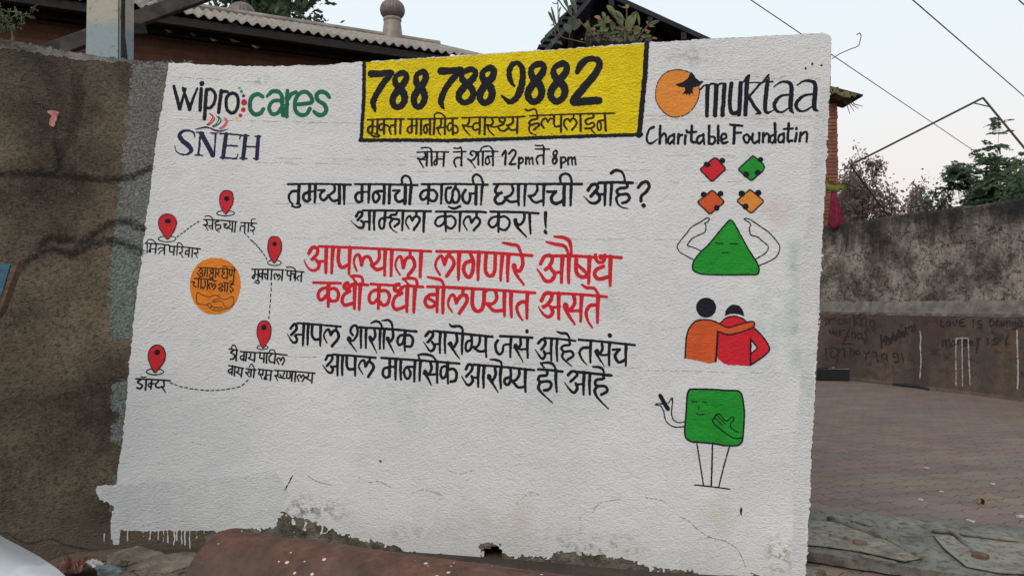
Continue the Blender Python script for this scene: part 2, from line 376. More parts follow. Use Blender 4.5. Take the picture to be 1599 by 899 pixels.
# stained far wall, upper and lower halves
N = NT('stained_wall'); z = N.n('ShaderNodeSeparateXYZ'); N.l(N.obj, z.inputs[0])
c = N.ramp(N.noise(1.3, 9, .72), [(.35, (.045, .039, .035)), (.46, (.15, .125, .107)), (.60, (.36, .305, .26))])
streak = N.noise(1, 7, .7, N.map((3.6, 3.6, .7)))
hgt = N.math('ADD', N.math('MULTIPLY', z.outputs['Z'], .42), N.math('MULTIPLY', streak, .9))
c = N.mix(N.step(hgt, 1.54, 1.80, .85), c, (.018, .018, .019))
c = N.mix(N.ramp(N.noise(16, 7, .75), [(.38, .85), (.48, 0)]), c, (.032, .028, .026))
cr = N.math('ABSOLUTE', N.math('SUBTRACT', N.noise(1, 5, .6, N.map((2.2, 2.2, 3.4), None, (0, 0, 0), (9, 2, 4))), .5))
c = N.mix(N.step(cr, .016, .004, .85), c, (.022, .020, .019))
c = N.mix(N.ramp(N.noise(1, 7, .7, N.map((5, 5, 1.1), None, (0, 0, 0), (1, 1, 8))), [(.57, 0), (.70, .6)]), c, (.035, .032, .031))
N.base(c); N.rough(.93, .12); N.bump(N.noise(12, 7, .7), .9, .05); M['farwall'] = N.m
N = NT('painted_plinth')
c = N.ramp(N.noise(1, 4, .6, N.map((1.0, 1.0, .3))), [(.34, (.085, .070, .060)), (.45, (.145, .094, .066)), (.52, (.11, .080, .065)), (.58, (.075, .048, .050)), (.68, (.115, .045, .038))])
c = N.mix(N.ramp(N.noise(7, 7, .72), [(.40, .9), (.60, 0)]), c, (.075, .062, .053))
c = N.mix(N.ramp(N.noise(55, 4, .7), [(.54, 0), (.70, .5)]), c, (.19, .165, .145))
c = N.mix(N.ramp(N.noise(3.3, 7, .74, N.map((1, 1, 1.4), None, (0, 0, 0), (5, 5, 5))), [(.54, 0), (.66, .7)]), c, (.032, .028, .027))
N.base(c); N.rough(.93, .12); N.bump(N.noise(25, 6, .7), .6, .02); M['plinth'] = N.m
M['chalk'] = simple('white_chalk', (.38, .37, .36), .9, .25, 30, 0)
M['charcoal'] = simple('charcoal_scrawl', (.028, .024, .023), .9, .2, 20, 0)
M['ledge'] = simple('cement_ledge', (.10, .088, .074), .9, 0, 6, .6, .02, col2=(.19, .17, .145))

# rust pipe with lime splashes
N = NT('rusty_pipe')
c = N.ramp(N.noise(6, 9, .76), [(.36, (.036, .023, .019)), (.46, (.10, .045, .032)), (.55, (.155, .062, .045)), (.66, (.20, .115, .090))])
z = N.n('ShaderNodeSeparateXYZ'); N.l(N.obj, z.inputs[0])
c = N.mix(N.ramp(N.math('ADD', z.outputs['Z'], N.math('MULTIPLY', N.noise(4, 5, .65), .35)), [(.50, .9), (.72, .15)]), c, (.105, .082, .066))
vo = N.n('ShaderNodeTexVoronoi'); vo.inputs['Scale'].default_value = 19; N.l(N.map((1, 1, 1.2)), vo.inputs['Vector'])
spl = N.math('ADD', vo.outputs['Distance'], N.math('MULTIPLY', N.noise(5, 2), .62))
c = N.mix(N.ramp(spl, [(.385, 1), (.41, 0)]), c, (.58, .52, .49))
N.base(c); N.rough(.85, .2); N.bump(N.noise(30, 6, .7), .8, .015); M['rust'] = N.m
M['rock'] = simple('dusty_rubble', (.10, .080, .064), .95, 0, 7, .9, .03, col2=(.23, .185, .145))
M['tealchip'] = simple('teal_chipped_paint', (.13, .17, .17), .8, .3, 9, .4)
M['wrap_red'] = simple('red_wrapper', (.14, .055, .042), .5, .4, 14, .3)
M['wrap_white'] = simple('white_wrapper', (.45, .43, .42), .5, .2, 14, .3)
M['pinkpaper'] = simple('pink_paper', (.50, .20, .19), .8, .4, 40, .3)
M['bluewood'] = simple('blue_painted_wood', (.035, .10, .15), .6, 0, 12, .5, .006, col2=(.07, .16, .21), mscale=(1, 1, 4))
M['rawwood'] = simple('orange_brown_wood', (.11, .065, .042), .75, .4, 14, .5, .006, mscale=(1, 1, 4))
M['blackplastic'] = simple('black_plastic', (.010, .011, .014), .5, .2, 10, .1)
M['rimgrey'] = simple('pale_rim', (.22, .20, .19), .7, .2, 10, .1)
M['pinkcloth'] = simple('pink_cloth', (.30, .035, .075), .85, .3, 12, .4)
M['yellowgreen'] = simple('yellow_green_plastic', (.28, .30, .07), .5, .25, 10, .2)
M['moss'] = simple('mossy_tile', (.12, .11, .05), .9, .5, 10, .6)
M['wire'] = simple('wire_grey', (.14, .14, .15), .6, .1, 10, 0)
M['darkmetal'] = simple('dark_metal_tube', (.045, .035, .035), .6, .3, 20, .1)
M['bark'] = simple('bark', (.075, .058, .048), .95, .3, 14, .7, .02)
M['stem'] = simple('weed_stem', (.10, .075, .045), .85, .3, 20, .2)
def leafm(name, a, b, trans=.25):
    N = NT(name); n = N.noise(3.2, 3)
    oi = N.n('ShaderNodeObjectInfo')
    c = N.mix(N.ramp(n, [(.35, 0), (.65, 1)]), a, b); c = N.mix(N.ramp(N.noise(37, 2), [(.3, 0), (.7, .6)]), c, tuple(x * .55 for x in a))
    N.base(c); N.rough(.6, .3)
    tr = N.n('ShaderNodeBsdfTranslucent'); N.l(c, tr.inputs[0]); ms = N.n('ShaderNodeMixShader'); ms.inputs[0].default_value = trans
    N.l(N.b.outputs[0], ms.inputs[1]); N.l(tr.outputs[0], ms.inputs[2]); N.l(ms.outputs[0], N.out.inputs[0]); return N.m
M['leaf'] = leafm('green_leaf', (.095, .16, .085), (.15, .21, .115), .5)
M['leaf_dark'] = leafm('dark_green_leaf', (.06, .09, .045), (.10, .135, .065), .4)
M['leaf_brown'] = leafm('dry_brown_leaf', (.20, .145, .12), (.28, .21, .175), .45)
M['weed'] = leafm('weed_leaf', (.10, .13, .045), (.17, .20, .075))
M['weed_dull'] = leafm('dull_weed_leaf', (.06, .075, .05), (.10, .11, .075))
M['weed_dry'] = leafm('dry_orange_leaf', (.26, .12, .06), (.34, .18, .10))
# weathered greenish slab
N = NT('weathered_slab')
c = N.ramp(N.noise(2.4, 7, .68), [(.3, (.085, .076, .062)), (.45, (.135, .128, .110)), (.56, (.155, .155, .138)), (.68, (.21, .19, .155))])
c = N.mix(N.ramp(N.noise(3.1, 5, .65, N.map((1, 2, 1), None, (0, 0, 0), (5, 2, 1))), [(.60, 0), (.72, .6)]), c, (.19, .235, .22))
c = N.mix(N.ramp(N.noise(19, 7, .75), [(.38, .8), (.5, 0)]), c, (.06, .045, .032))
N.base(c); N.rough(.85, .2); N.bump(N.noise(18, 6, .7), .6, .015); M['slab'] = N.m
N = NT('pale_panel')
c = N.ramp(N.noise(3.5, 7, .7, N.map((1, 2.2, 1))), [(.3, (.11, .085, .06)), (.42, (.17, .155, .125)), (.55, (.24, .22, .175)), (.66, (.175, .21, .20))])
c = N.mix(N.ramp(N.noise(22, 7, .75), [(.38, .85), (.5, 0)]), c, (.075, .055, .04))
N.base(c); N.rough(.85, .2); N.bump(N.noise(24, 6, .7), .7, .012); M['panel'] = N.m
# car
N = NT('white_car_paint'); N.base((.62, .63, .65)); N.rough(.28, .5); N.b.inputs['Coat Weight'].default_value = .6; M['carpaint'] = N.m
N = NT('dark_glass'); N.base((.02, .025, .03)); N.rough(.06, .6); M['carglass'] = N.m
M['rubber'] = simple('tyre_rubber', (.02, .02, .02), .85, .2, 20, .3)
N = NT('rim_metal'); N.base((.4, .4, .42)); N.rough(.35); N.b.inputs['Metallic'].default_value = .9; M['rim'] = N.m
N = NT('headlight_lens'); N.base((.5, .52, .55)); N.rough(.1, .6); M['lens'] = N.m
M['orangebit'] = simple('orange_cup', (.5, .22, .06), .6, .2, 10, .1)
M['scrap'] = simple('paper_scrap', (.42, .40, .37), .8, .2, 10, .1)
# ------------------------------------------------------------ ground and paving
def grid_sheet(name, x0, x1, y0, y1, nx, ny, zf, mat):
    xs = np.linspace(x0, x1, nx); ys = np.linspace(y0, y1, ny)
    V = [(x, y, zf(x, y)) for y in ys for x in xs]
    F = [(j * nx + i, j * nx + i + 1, (j + 1) * nx + i + 1, (j + 1) * nx + i) for j in range(ny - 1) for i in range(nx - 1)]
    return mesh(name, V, F, mat, None, True)
g = mesh('ground', [(-400, -400, 0), (400, -400, 0), (400, 400, 0), (-400, 400, 0)], [(0, 1, 2, 3)], M['dirt']); tag(g, kind='structure')
g = mesh('paving', [(1.15, 3.2, .004), (9.2, 3.2, .004), (9.2, 9, .004), (6.2, 16.5, .004), (1.9, 16.5, .004)], [(0, 1, 2, 3, 4)], M['pavers']); tag(g, kind='structure')

# ------------------------------------------------------------ the painted wall
def tan_of(px, py):
    x, f, z = ray(px, py); return x / f
KN = [(-900, 3.0), (-700, 3.3), (-300, 3.85), (0, 4.24), (130, 4.5), (205, 4.62), (265, 4.68), (420, 4.73), (570, 4.68), (700, 4.58), (800, 4.49), (1010, 4.29), (1300, 4.13), (1500, 4.05), (1700, 3.97)]
TT = np.linspace(-1.5, .85, 2400)
YY = np.interp(TT, [(k - CX) / FPX for k, _ in KN], [v for _, v in KN])
ker = np.exp(-np.linspace(-2.5, 2.5, 141) ** 2); ker /= ker.sum()
YY = np.convolve(np.pad(YY, 70, 'edge'), ker, 'valid')
XX = TT * YY
slope = np.gradient(YY, XX)
def surf(t, off=0.0):
    Y = np.interp(t, TT, YY); s = np.interp(t, TT, slope); n = np.sqrt(1 + s * s)
    return t * Y + off * s / n, Y - off / n, Y
def wall_pt(px, py, off):
    x, f, z = ray(px, py); t = x / f
    X, Yo, Y = surf(t, off)
    return np.stack([X, Yo, EYE + z / f * Y], -1)
TOP = [(-900, -90), (-700, -55), (-300, 18), (0, 60), (60, 71), (120, 82), (205, 93), (262, 97.5), (340, 101), (420, 103), (500, 101), (570, 96), (660, 90), (750, 84), (860, 77), (1010, 66), (1100, 60.5), (1200, 55.5), (1270, 51.5), (1292, 51.5), (1299, 56)]
tp = np.array([tan_of(a, b) for a, b in TOP]); tz = np.array([wall_pt(a, b, 0)[2] for a, b in TOP])
def ztop(t): return np.interp(t, tp, tz)
EDGE = [(52, 1299), (130, 1297), (200, 1293.5), (300, 1289), (400, 1284), (560, 1276), (640, 1272), (720, 1268), (800, 1264.5), (860, 1261), (900, 1258), (1000, 1254)]
def edge_px(py): return np.interp(py, [e[0] for e in EDGE], [e[1] for e in EDGE])
ez = np.array([wall_pt(b, a, 0)[2] for a, b in EDGE]); et = np.array([tan_of(b, a) for a, b in EDGE])
o_ = np.argsort(ez); ez = ez[o_]; et = et[o_]
def vnoise(n, cell, rng):
    k = int(n / cell) + 3; a = rng.standard_normal(k); return np.interp(np.arange(n) / cell, np.arange(k), a)

wall = empty('boundary_wall', (0, 4.4, 0))
tag(wall, 'long curved boundary wall, its right half whitewashed and covered with hand-painted Marathi helpline writing', 'wall')
NU, NV = 700, 150
ZB = -.12; THK = .23
vv = np.linspace(0, 1, NV); zr = ZB + vv * (ztop(et[-1]) - ZB)
tR = np.interp(zr, ez, et) + vnoise(NV, 9, RNG) * .0004 + np.minimum(0, vnoise(NV, 3, RNG) + 1.5) * .0016
tR[-3:] -= np.array([.001, .003, .007])
tL = (-880 - CX) / FPX
uu = np.linspace(0, 1, NU)
topn = vnoise(NU, 14, RNG) * .0016 + vnoise(NU, 3, RNG) * .0006
V = []
for j in range(NV):
    t = tL + uu * (tR[j] - tL)
    zt = ztop(t) + topn
    X, Y, _ = surf(t)
    bev = max(0, (vv[j] - .994) / .006) * .012
    V += list(zip(X, Y + bev, ZB + vv[j] * (zt - ZB)))
F = []
HOLE = set()
hc = wall_pt(769, 868, 0)
def q_(j, i): return j * NU + i
for j in range(NV - 1):
    for i in range(NU - 1):
        p = V[q_(j, i)]
        dx = p[0] - hc[0]; dz = p[2] - hc[2]
        if abs(dx) < .062 + .01 * math.sin(dz * 90) and abs(dz) < .05 + .012 * math.sin(dx * 70 + 1): HOLE.add((j, i)); continue
        F.append((q_(j, i), q_(j, i + 1), q_(j + 1, i + 1), q_(j + 1, i)))
# hole lining
nb = len(V)
for (j, i) in sorted(HOLE):
    for (dj, di, a, b) in ((-1, 0, (j, i), (j, i + 1)), (1, 0, (j + 1, i + 1), (j + 1, i)), (0, -1, (j + 1, i), (j, i)), (0, 1, (j, i + 1), (j + 1, i + 1))):
        if (j + dj, i + di) not in HOLE:
            p, r_ = V[q_(*a)], V[q_(*b)]; k = len(V)
            V += [(p[0], p[1] + .17, p[2]), (r_[0], r_[1] + .17, r_[2])]
            F.append((q_(*a), q_(*b), k + 1, k))
# back, top, end
k0 = len(V)
for j in (0, NV - 1):
    t = tL + uu * (tR[j] - tL); X, Y, _ = surf(t, -THK)
    zt = ztop(t) + topn
    V += list(zip(X, Y, (zt if j else 0 * zt + ZB)))
for i in range(NU - 1):
    F.append((q_(NV - 1, i), q_(NV - 1, i + 1), k0 + NU + i + 1, k0 + NU + i))
    F.append((k0 + i + 1, k0 + i, k0 + NU + i, k0 + NU + i + 1))
ke = len(V)
for j in range(NV):
    b0, b1 = V[k0 + NU - 1], V[k0 + 2 * NU - 1]; s = vv[j]
    V.append(tuple(b0[a] + (b1[a] - b0[a]) * s for a in range(3)))
for j in range(NV - 1): F.append((q_(j, NU - 1), ke + j, ke + j + 1, q_(j + 1, NU - 1)))
wo_ = mesh('plastered_body', V, F, M['grime'], None); child_world(wo_, wall)
wo_['label'] = 'grimy dark cement plaster, bare on the left'

# ------------------------------------------------------------ brush: strokes -> one clean sheet of paint lying on the wall
class Canvas:
    def __init__(s, x0, y0, x1, y1, step):
        s.x0, s.y0, s.st = x0, y0, step
        s.nx = int((x1 - x0) / step) + 2; s.ny = int((y1 - y0) / step) + 2
        s.F = np.full((s.ny, s.nx), -6.0)
    def sub(s, xa, ya, xb, yb):
        i0 = max(0, int((xa - s.x0) / s.st) - 1); i1 = min(s.nx, int((xb - s.x0) / s.st) + 2)
        j0 = max(0, int((ya - s.y0) / s.st) - 1); j1 = min(s.ny, int((yb - s.y0) / s.st) + 2)
        if i1 <= i0 or j1 <= j0: return None
        X, Y = np.meshgrid(s.x0 + np.arange(i0, i1) * s.st, s.y0 + np.arange(j0, j1) * s.st)
        return (slice(j0, j1), slice(i0, i1)), X, Y
    def seg(s, a, b, ra, rb):
        m = max(ra, rb) + 5
        q = s.sub(min(a[0], b[0]) - m, min(a[1], b[1]) - m, max(a[0], b[0]) + m, max(a[1], b[1]) + m)
        if q is None: return
        sl, X, Y = q
        dx, dy = b[0] - a[0], b[1] - a[1]; L = dx * dx + dy * dy + 1e-9
        h = np.clip(((X - a[0]) * dx + (Y - a[1]) * dy) / L, 0, 1)
        d = np.hypot(X - a[0] - h * dx, Y - a[1] - h * dy)
        s.F[sl] = np.maximum(s.F[sl], ra + (rb - ra) * h - d)
    def poly(s, P, sign=1):
        P = np.asarray(P); q = s.sub(P[:, 0].min() - 5, P[:, 1].min() - 5, P[:, 0].max() + 5, P[:, 1].max() + 5)
        if q is None: return
        sl, X, Y = q; ins = np.zeros(X.shape, bool); D = np.full(X.shape, 1e9)
        for a, b in zip(P, np.roll(P, -1, 0)):
            dx, dy = b[0] - a[0], b[1] - a[1]; L = dx * dx + dy * dy + 1e-9
            h = np.clip(((X - a[0]) * dx + (Y - a[1]) * dy) / L, 0, 1)
            D = np.minimum(D, np.hypot(X - a[0] - h * dx, Y - a[1] - h * dy))
            if abs(dy) > 1e-9:
                c = ((a[1] > Y) != (b[1] > Y)) & (X < (Y - a[1]) * dx / dy + a[0]); ins ^= c
        f = np.where(ins, D, -D)
        if sign > 0: s.F[sl] = np.maximum(s.F[sl], f)
        else: s.F[sl] = np.minimum(s.F[sl], -f)
    def noise(s, amp, cell):
        k = max(1e-6, cell / s.st); h, w_ = int(s.ny / k) + 3, int(s.nx / k) + 3
        A = RNG.standard_normal((h, w_))
        yi = np.arange(s.ny) / k; xi = np.arange(s.nx) / k
        y0 = yi.astype(int); x0 = xi.astype(int); fy = (yi - y0)[:, None]; fx = (xi - x0)[None]
        fy = fy * fy * (3 - 2 * fy); fx = fx * fx * (3 - 2 * fx)
        B = (A[y0][:, x0] * (1 - fx) + A[y0][:, x0 + 1] * fx) * (1 - fy) + (A[y0 + 1][:, x0] * (1 - fx) + A[y0 + 1][:, x0 + 1] * fx) * fy
        s.F += amp * B * (s.F > -3.5)
    def mesh(s):
        F = s.F.copy(); F[0] = F[-1] = -1; F[:, 0] = F[:, -1] = -1
        F[np.abs(F) < 1e-4] = 1e-4
        I = F > 0
        n = I[:-1, :-1] * 1 + I[:-1, 1:] * 1 + I[1:, 1:] * 1 + I[1:, :-1] * 1
        idx = -np.ones(F.shape, int); vid = np.argwhere(I); idx[I] = np.arange(len(vid))
        P = [(s.x0 + b * s.st, s.y0 + a * s.st) for a, b in vid]
        faces = []
        fj, fi = np.nonzero(n == 4)
        if len(fj): faces += np.stack([idx[fj + 1, fi], idx[fj + 1, fi + 1], idx[fj, fi + 1], idx[fj, fi]], 1).tolist()
        ev = {}
        def cross(a, b):
            key = (a, b) if a < b else (b, a)
            if key not in ev:
                fa, fb = F[a], F[b]; t = fa / (fa - fb)
                P.append((s.x0 + (a[1] + (b[1] - a[1]) * t) * s.st, s.y0 + (a[0] + (b[0] - a[0]) * t) * s.st)); ev[key] = len(P) - 1
            return ev[key]
        for j, i in np.argwhere((n > 0) & (n < 4)):
            cs = [(j, i), (j, i + 1), (j + 1, i + 1), (j + 1, i)]; poly = []
            ins = [I[c] for c in cs]
            if n[j, i] == 2 and ins[0] == ins[2]:
                for k in range(4):
                    if ins[k]: faces.append([idx[cs[k]], cross(cs[k], cs[k - 1]), cross(cs[k], cs[(k + 1) % 4])])
                continue
            for k in range(4):
                a, b = cs[k], cs[(k + 1) % 4]
                if ins[k]: poly.append(idx[a])
                if ins[k] != ins[(k + 1) % 4]: poly.append(cross(a, b))
            faces.append(poly[::-1])
        return np.array(P), faces

def parse(crop, txt, dw):
    """crop = (x0, y0, scale): where the strokes were measured; returns drawing operations"""
    x0, y0, s = crop; ops = []
    for ln in txt.replace('\n', ';').split(';'):
        ln = ln.strip()
        if not ln: continue
        head, body = ln.split(':') if ':' in ln else ('', ln)
        head = head.strip()
        pts = [tuple(float(v) for v in p.split(',')) for p in body.split()]
        if head in ('p', 'P', 'n'):
            P = np.array([(x0 + p[0] / s, y0 + p[1] / s) for p in pts])
            if head == 'P': P = catmull(P, 5, True)
            ops.append(('poly', P, -1 if head == 'n' else 1)); continue
        if head == 'o':
            (cx, cy), (rx, ry) = pts[0][:2], pts[1][:2]
            a = np.linspace(0, 2 * np.pi, 40, endpoint=False)
            ops.append(('poly', np.stack([x0 + (cx + rx * np.cos(a)) / s, y0 + (cy + ry * np.sin(a)) / s], 1), 1)); continue
        if head.startswith('e'):
            wd = float(head[1:] or dw)
            (cx, cy), (rx, ry) = pts[0][:2], pts[1][:2]; a = np.linspace(0, 2 * np.pi, 36)
            P = np.stack([x0 + (cx + rx * np.cos(a)) / s, y0 + (cy + ry * np.sin(a)) / s], 1)
            ops.append(('line', P, np.full(len(P), wd / 2 / s))); continue
        closed = 'c' in head; straight = 's' in head; head = head.replace('c', '').replace('s', '')
        if '>' in head:
            a, b = head.split('>'); w0 = float(a or dw); w1 = float(b)
        else: w0 = w1 = float(head or dw)
        n = len(pts)
        A = []
        for k, p in enumerate(pts):
            wk = p[2] if len(p) > 2 else w0 + (w1 - w0) * (k / max(1, n - 1)) ** 1.3
            A.append((x0 + p[0] / s, y0 + p[1] / s, wk / 2 / s))
        A = np.array(A)
        if not straight and n > 2: A = catmull(A, 6, closed)
        elif n == 2:   # a drawn line is never ruler straight
            L = np.hypot(*(A[1, :2] - A[0, :2])); m = max(2, int(L / 9)); q = np.linspace(0, 1, m + 1)[:, None]
            A = A[0] * (1 - q) + A[1] * q; A[1:-1, :2] += RNG.normal(0, .22, (m - 1, 2))
        if closed: A = np.vstack([A, A[:1]])
        ops.append(('line', A[:, :2], np.maximum(A[:, 2], .25)))
    return ops

def lay(name, P, faces, mat, parent, off, mapper=None):
    W3 = (mapper or wall_pt)(P[:, 0], P[:, 1], off)
    me = bpy.data.meshes.new(name); me.from_pydata(W3.tolist(), [], faces); me.update()
    me.polygons.foreach_set('use_smooth', [True] * len(me.polygons))
    o = link(name, me, mat); child_world(o, parent); return o

def paint(name, parts, mat, parent=None, off=.003, step=.7, rough=.18, label=None, mapper=None, dry=0, grow=0):
    ops = []
    for crop, dw, txt in parts: ops += parse(crop, txt, dw)
    lo = np.array([1e9, 1e9]); hi = -lo
    for op in ops:
        m = 8 if op[0] == 'poly' else 8 + op[2].max()
        lo = np.minimum(lo, op[1].min(0) - m); hi = np.maximum(hi, op[1].max(0) + m)
    cv = Canvas(lo[0], lo[1], hi[0], hi[1], step)
    for op in ops:
        if op[0] == 'poly': cv.poly(op[1], op[2])
        else:
            P, r = op[1], op[2] + grow
            if len(P) == 1: cv.seg(P[0], P[0], r[0], r[0])
            for k in range(len(P) - 1): cv.seg(P[k], P[k + 1], r[k], r[k + 1])
    if rough: cv.noise(rough, 2.2); cv.noise(rough * .6, 1.1)
    if dry: cv.noise(dry, 1.6); cv.noise(dry * .8, 4)
    P, faces = cv.mesh()
    o = lay(name, P, faces, mat, parent or wall, off, mapper)
    if label: o['label'] = label
    return o
PXL = (0, 0, 1.0)
# ------------------------------------------------------------ coats of paint on the wall
# cement cap along the bare left end, its lit bevel painted in as paler colour
cv = Canvas(-420, -40, 300, 130, 1.2)
cv.poly([(-420, 1), (-300, 19), (0, 61), (120, 83), (205, 94), (262, 98.5), (262, 100), (205, 99.5), (160, 96), (120, 93), (80, 87), (40, 80), (0, 75), (-300, 36), (-420, 20)])
cv.noise(1.6, 6); cv.noise(1.0, 2.5)
P, f = cv.mesh(); lay('lit_cement_cap', P, f, M['cap'], wall, .002)
# remains of an older pale green limewash beside the fresh white
cv = Canvas(150, 90, 300, 800, 1.0)
cv.poly([(205, 97), (300, 97), (300, 330), (290, 420), (220, 560), (196, 800), (168, 800), (172, 770), (190, 700), (170, 690), (172, 655), (186, 650), (172, 640), (174, 600), (190, 592), (206, 592), (206, 560), (204, 530), (174, 530), (173, 505), (170, 460), (172, 420), (178, 350), (186, 300), (196, 200)])
cv.noise(1.4, 9); cv.noise(2.6, 1.5); cv.noise(1.6, 3)
cv.F -= np.clip((cv.y0 + np.arange(cv.ny)[:, None] * cv.st - 560) / 60, 0, 1) * 2.0
P, f = cv.mesh(); lay('old_limewash', P, f, M['limewash'], wall, .0012)
# the fresh white coat, its ragged foot and its runs
cv = Canvas(140, 40, 1310, 912, 1.6)
right = [(edge_px(y) - 1.3, y) for y in (60, 130, 200, 300, 400, 560, 640, 720, 800, 860, 905)]
foot = [(1210, 908), (1180, 896), (1150, 905), (1120, 901), (1085, 893), (1040, 888), (1010, 884), (990, 876), (960, 868), (925, 864), (865, 861), (862, 870), (835, 868), (800, 866), (789, 864), (780, 850), (765, 845), (750, 850), (752, 872), (730, 872), (700, 866), (670, 866), (640, 859), (612, 850), (585, 846), (560, 841), (535, 834), (515, 826), (495, 815), (470, 808), (455, 806), (440, 800), (430, 818), (415, 826), (395, 822), (380, 826), (330, 826), (300, 828), (265, 827), (230, 829), (200, 828), (188, 826), (186, 850), (177, 850), (174, 820), (178, 800), (178, 790), (168, 784), (156, 780), (150, 768), (153, 758), (182, 756), (184, 735), (190, 700), (196, 640), (203, 560), (212, 470), (222, 400), (230, 330), (238, 270), (247, 200), (256, 150), (264, 99)]
top = [(265, 98.6), (340, 102), (420, 104), (500, 102), (570, 97), (660, 91), (750, 85), (860, 78), (1010, 67), (1100, 61.5), (1200, 56.5), (1285, 52.5), (1294, 54)]
cv.poly(top + right + foot)
cv.noise(.5, 12); cv.noise(.7, 3.2)
for x, y0, y1, w_ in ((163, 835, 848, 1.6), (176, 800, 850, 2.0), (186, 800, 850, 1.2), (200, 828, 843, 1.5), (224, 828, 845, 1.3), (236, 828, 850, 1.4), (247, 828, 848, 1.6), (256, 828, 846, 1.2), (262, 828, 852, 1.6), (272, 828, 855, 1.4), (277, 828, 850, 1.8), (284, 828, 858, 1.3), (290, 828, 862, 1.5), (296, 826, 860, 1.2), (307, 826, 845, 1.5), (320, 815, 834, 1.3), (459, 803, 830, 1.6), (478, 808, 828, 1.6), (504, 808, 846, 1.4), (509, 808, 845, 1.4), (548, 826, 840, 1.3), (637, 845, 860, 1.2), (652, 850, 868, 1.2), (695, 860, 870, 1.2), (1017, 880, 900, 1.5), (1028, 884, 908, 1.3), (1037, 884, 904, 1.5), (1047, 886, 908, 1.3), (1062, 888, 908, 1.2), (1135, 896, 910, 1.2)):
    xx_ = x; y_ = y0 - 2; r_ = w_ * .8; ye = y0 + (y1 - y0) * random.uniform(.55, 1.15)
    while y_ < ye:
        yn = y_ + random.uniform(3, 7); xn = xx_ + random.gauss(-.12, .45); rn = max(.45, w_ * random.uniform(.45, .85)); cv.seg((xx_, y_), (xn, min(yn, ye)), r_, rn); xx_, y_, r_ = xn, yn, rn
    if random.random() < .6: cv.seg((xx_, min(y_, ye) - 1), (xx_, min(y_, ye)), r_ * 1.35, r_ * 1.1)
NB = cv.F.copy()
yy = cv.y0 + np.arange(cv.ny)[:, None] * cv.st; xx = cv.x0 + np.arange(cv.nx)[None] * cv.st
lowm = np.clip((NB * -1 + 10) / 10, 0, 1) * (NB > -7) * (yy > 790) * (xx > 320) * (xx < 1240)      # brush skips near the foot
G0 = cv.F.copy(); cv.F[:] = 0.0; cv.noise(1.0, 5.5); cv.noise(.9, 2.4); k = cv.F.copy(); cv.F = G0 + lowm * k * 2.4
cv.F += np.where(yy < 110, 0.0, 0) 
P, f = cv.mesh(); lay('white_coat', P, f, M['white'], wall, .0024)
for pl in ([(154, 759), (182, 757), (430, 738), (452, 770), (440, 796), (425, 822), (390, 824), (300, 826), (188, 825), (184, 790), (158, 779)],
           [(edge_px(y) - 1.6, y) for y in (140, 300, 500, 700, 850, 905)] + [(1236, 905), (1240, 700), (1252, 560), (1250, 430), (1262, 330), (1272, 200), (1282, 140)]):
    cv = Canvas(150, 130, 1300, 910, 1.8) if pl[0][0] > 500 else Canvas(150, 730, 470, 835, 1.5)
    cv.poly(pl); cv.noise(1.6, 16); cv.noise(1.6, 4); cv.noise(1.2, 2); P, f = cv.mesh(); lay('second_coat', P, f, M['smoothwhite'], wall, .0027)
# bare stained foot of the wall below the white
cv = Canvas(300, 780, 1290, 912, 2.0)
cv.poly([(320, 815), (430, 790), (520, 795), (620, 830), (760, 835), (960, 855), (1080, 880), (1290, 890), (1290, 912), (320, 912)])
cv.noise(3, 9); P, f = cv.mesh()
keep = [q for q in f if not all(abs(P[i][0] - 769) < 19 and abs(P[i][1] - 868) < 17 for i in q)]
lay('stained_foot', P, keep, M['base'], wall, .0010)
# hairline cracks, mould and old colour showing through the white
paint('hairline_crack', [(PXL, 1, '''
.9: 926,799 931,790 940,784 952,781 968,779; .8: 1008,776 1020,778 1034,781 1043,787; .9: 1062,806 1075,812 1086,823 1098,832 1112,839 1130,843 1146,852 1156,864 1164,884; .7: 806,785 815,778 828,768 842,772
.7: 560,745 575,752 592,751 610,760; .7: 640,770 662,764 690,772; .8: 470,830 480,822; .6: 300,690 322,694 340,690; .7: 1090,842 1108,838; .6: 905,806 908,818 904,832; .6: 1180,120 1204,124 1226,119; .6: 702,735 720,739 742,733; .7: 480,742 498,752 520,757''')], M['hairline'], off=.0031, step=.5, rough=.3)
paint('foot_crack', [(PXL, 2, '2.6: -60,828 0,831 14,833 28,842 46,848 60,844 84,841 100,849 124,855 150,858 172,857')], M['soot'], off=.0034, step=.7, rough=.5)
# black spray arcs on the bare part
paint('sprayed_haze', [(PXL, 14, '''
13: 0,272 60,271 120,277 170,281 205,276 234,263
13: 60,384 78,372 105,374 130,378 150,362 175,348 200,346 222,357
15: 110,398 135,384 165,376 190,380 220,393
12: 20,428 50,402 80,390 108,396
14: 84,222 92,245 90,262
18: 118,120 122,150 116,190 108,220 95,230
''')], M['soot_thin'], off=.0030, step=1.2, rough=.8, dry=2.2)
paint('sprayed_scrawl', [(PXL, 9, '''
7: 0,272 60,271 120,277 170,281 205,276 234,263
7: 60,384 78,372 105,374 130,378 150,362 175,348 200,346 224,357
8: 110,398 135,384 165,376 190,380 222,393
6: 20,428 50,402 80,390 108,396
5: 84,222 92,245 90,262
''')], M['soot'], off=.0034, step=1.0, rough=.6, dry=2.6)

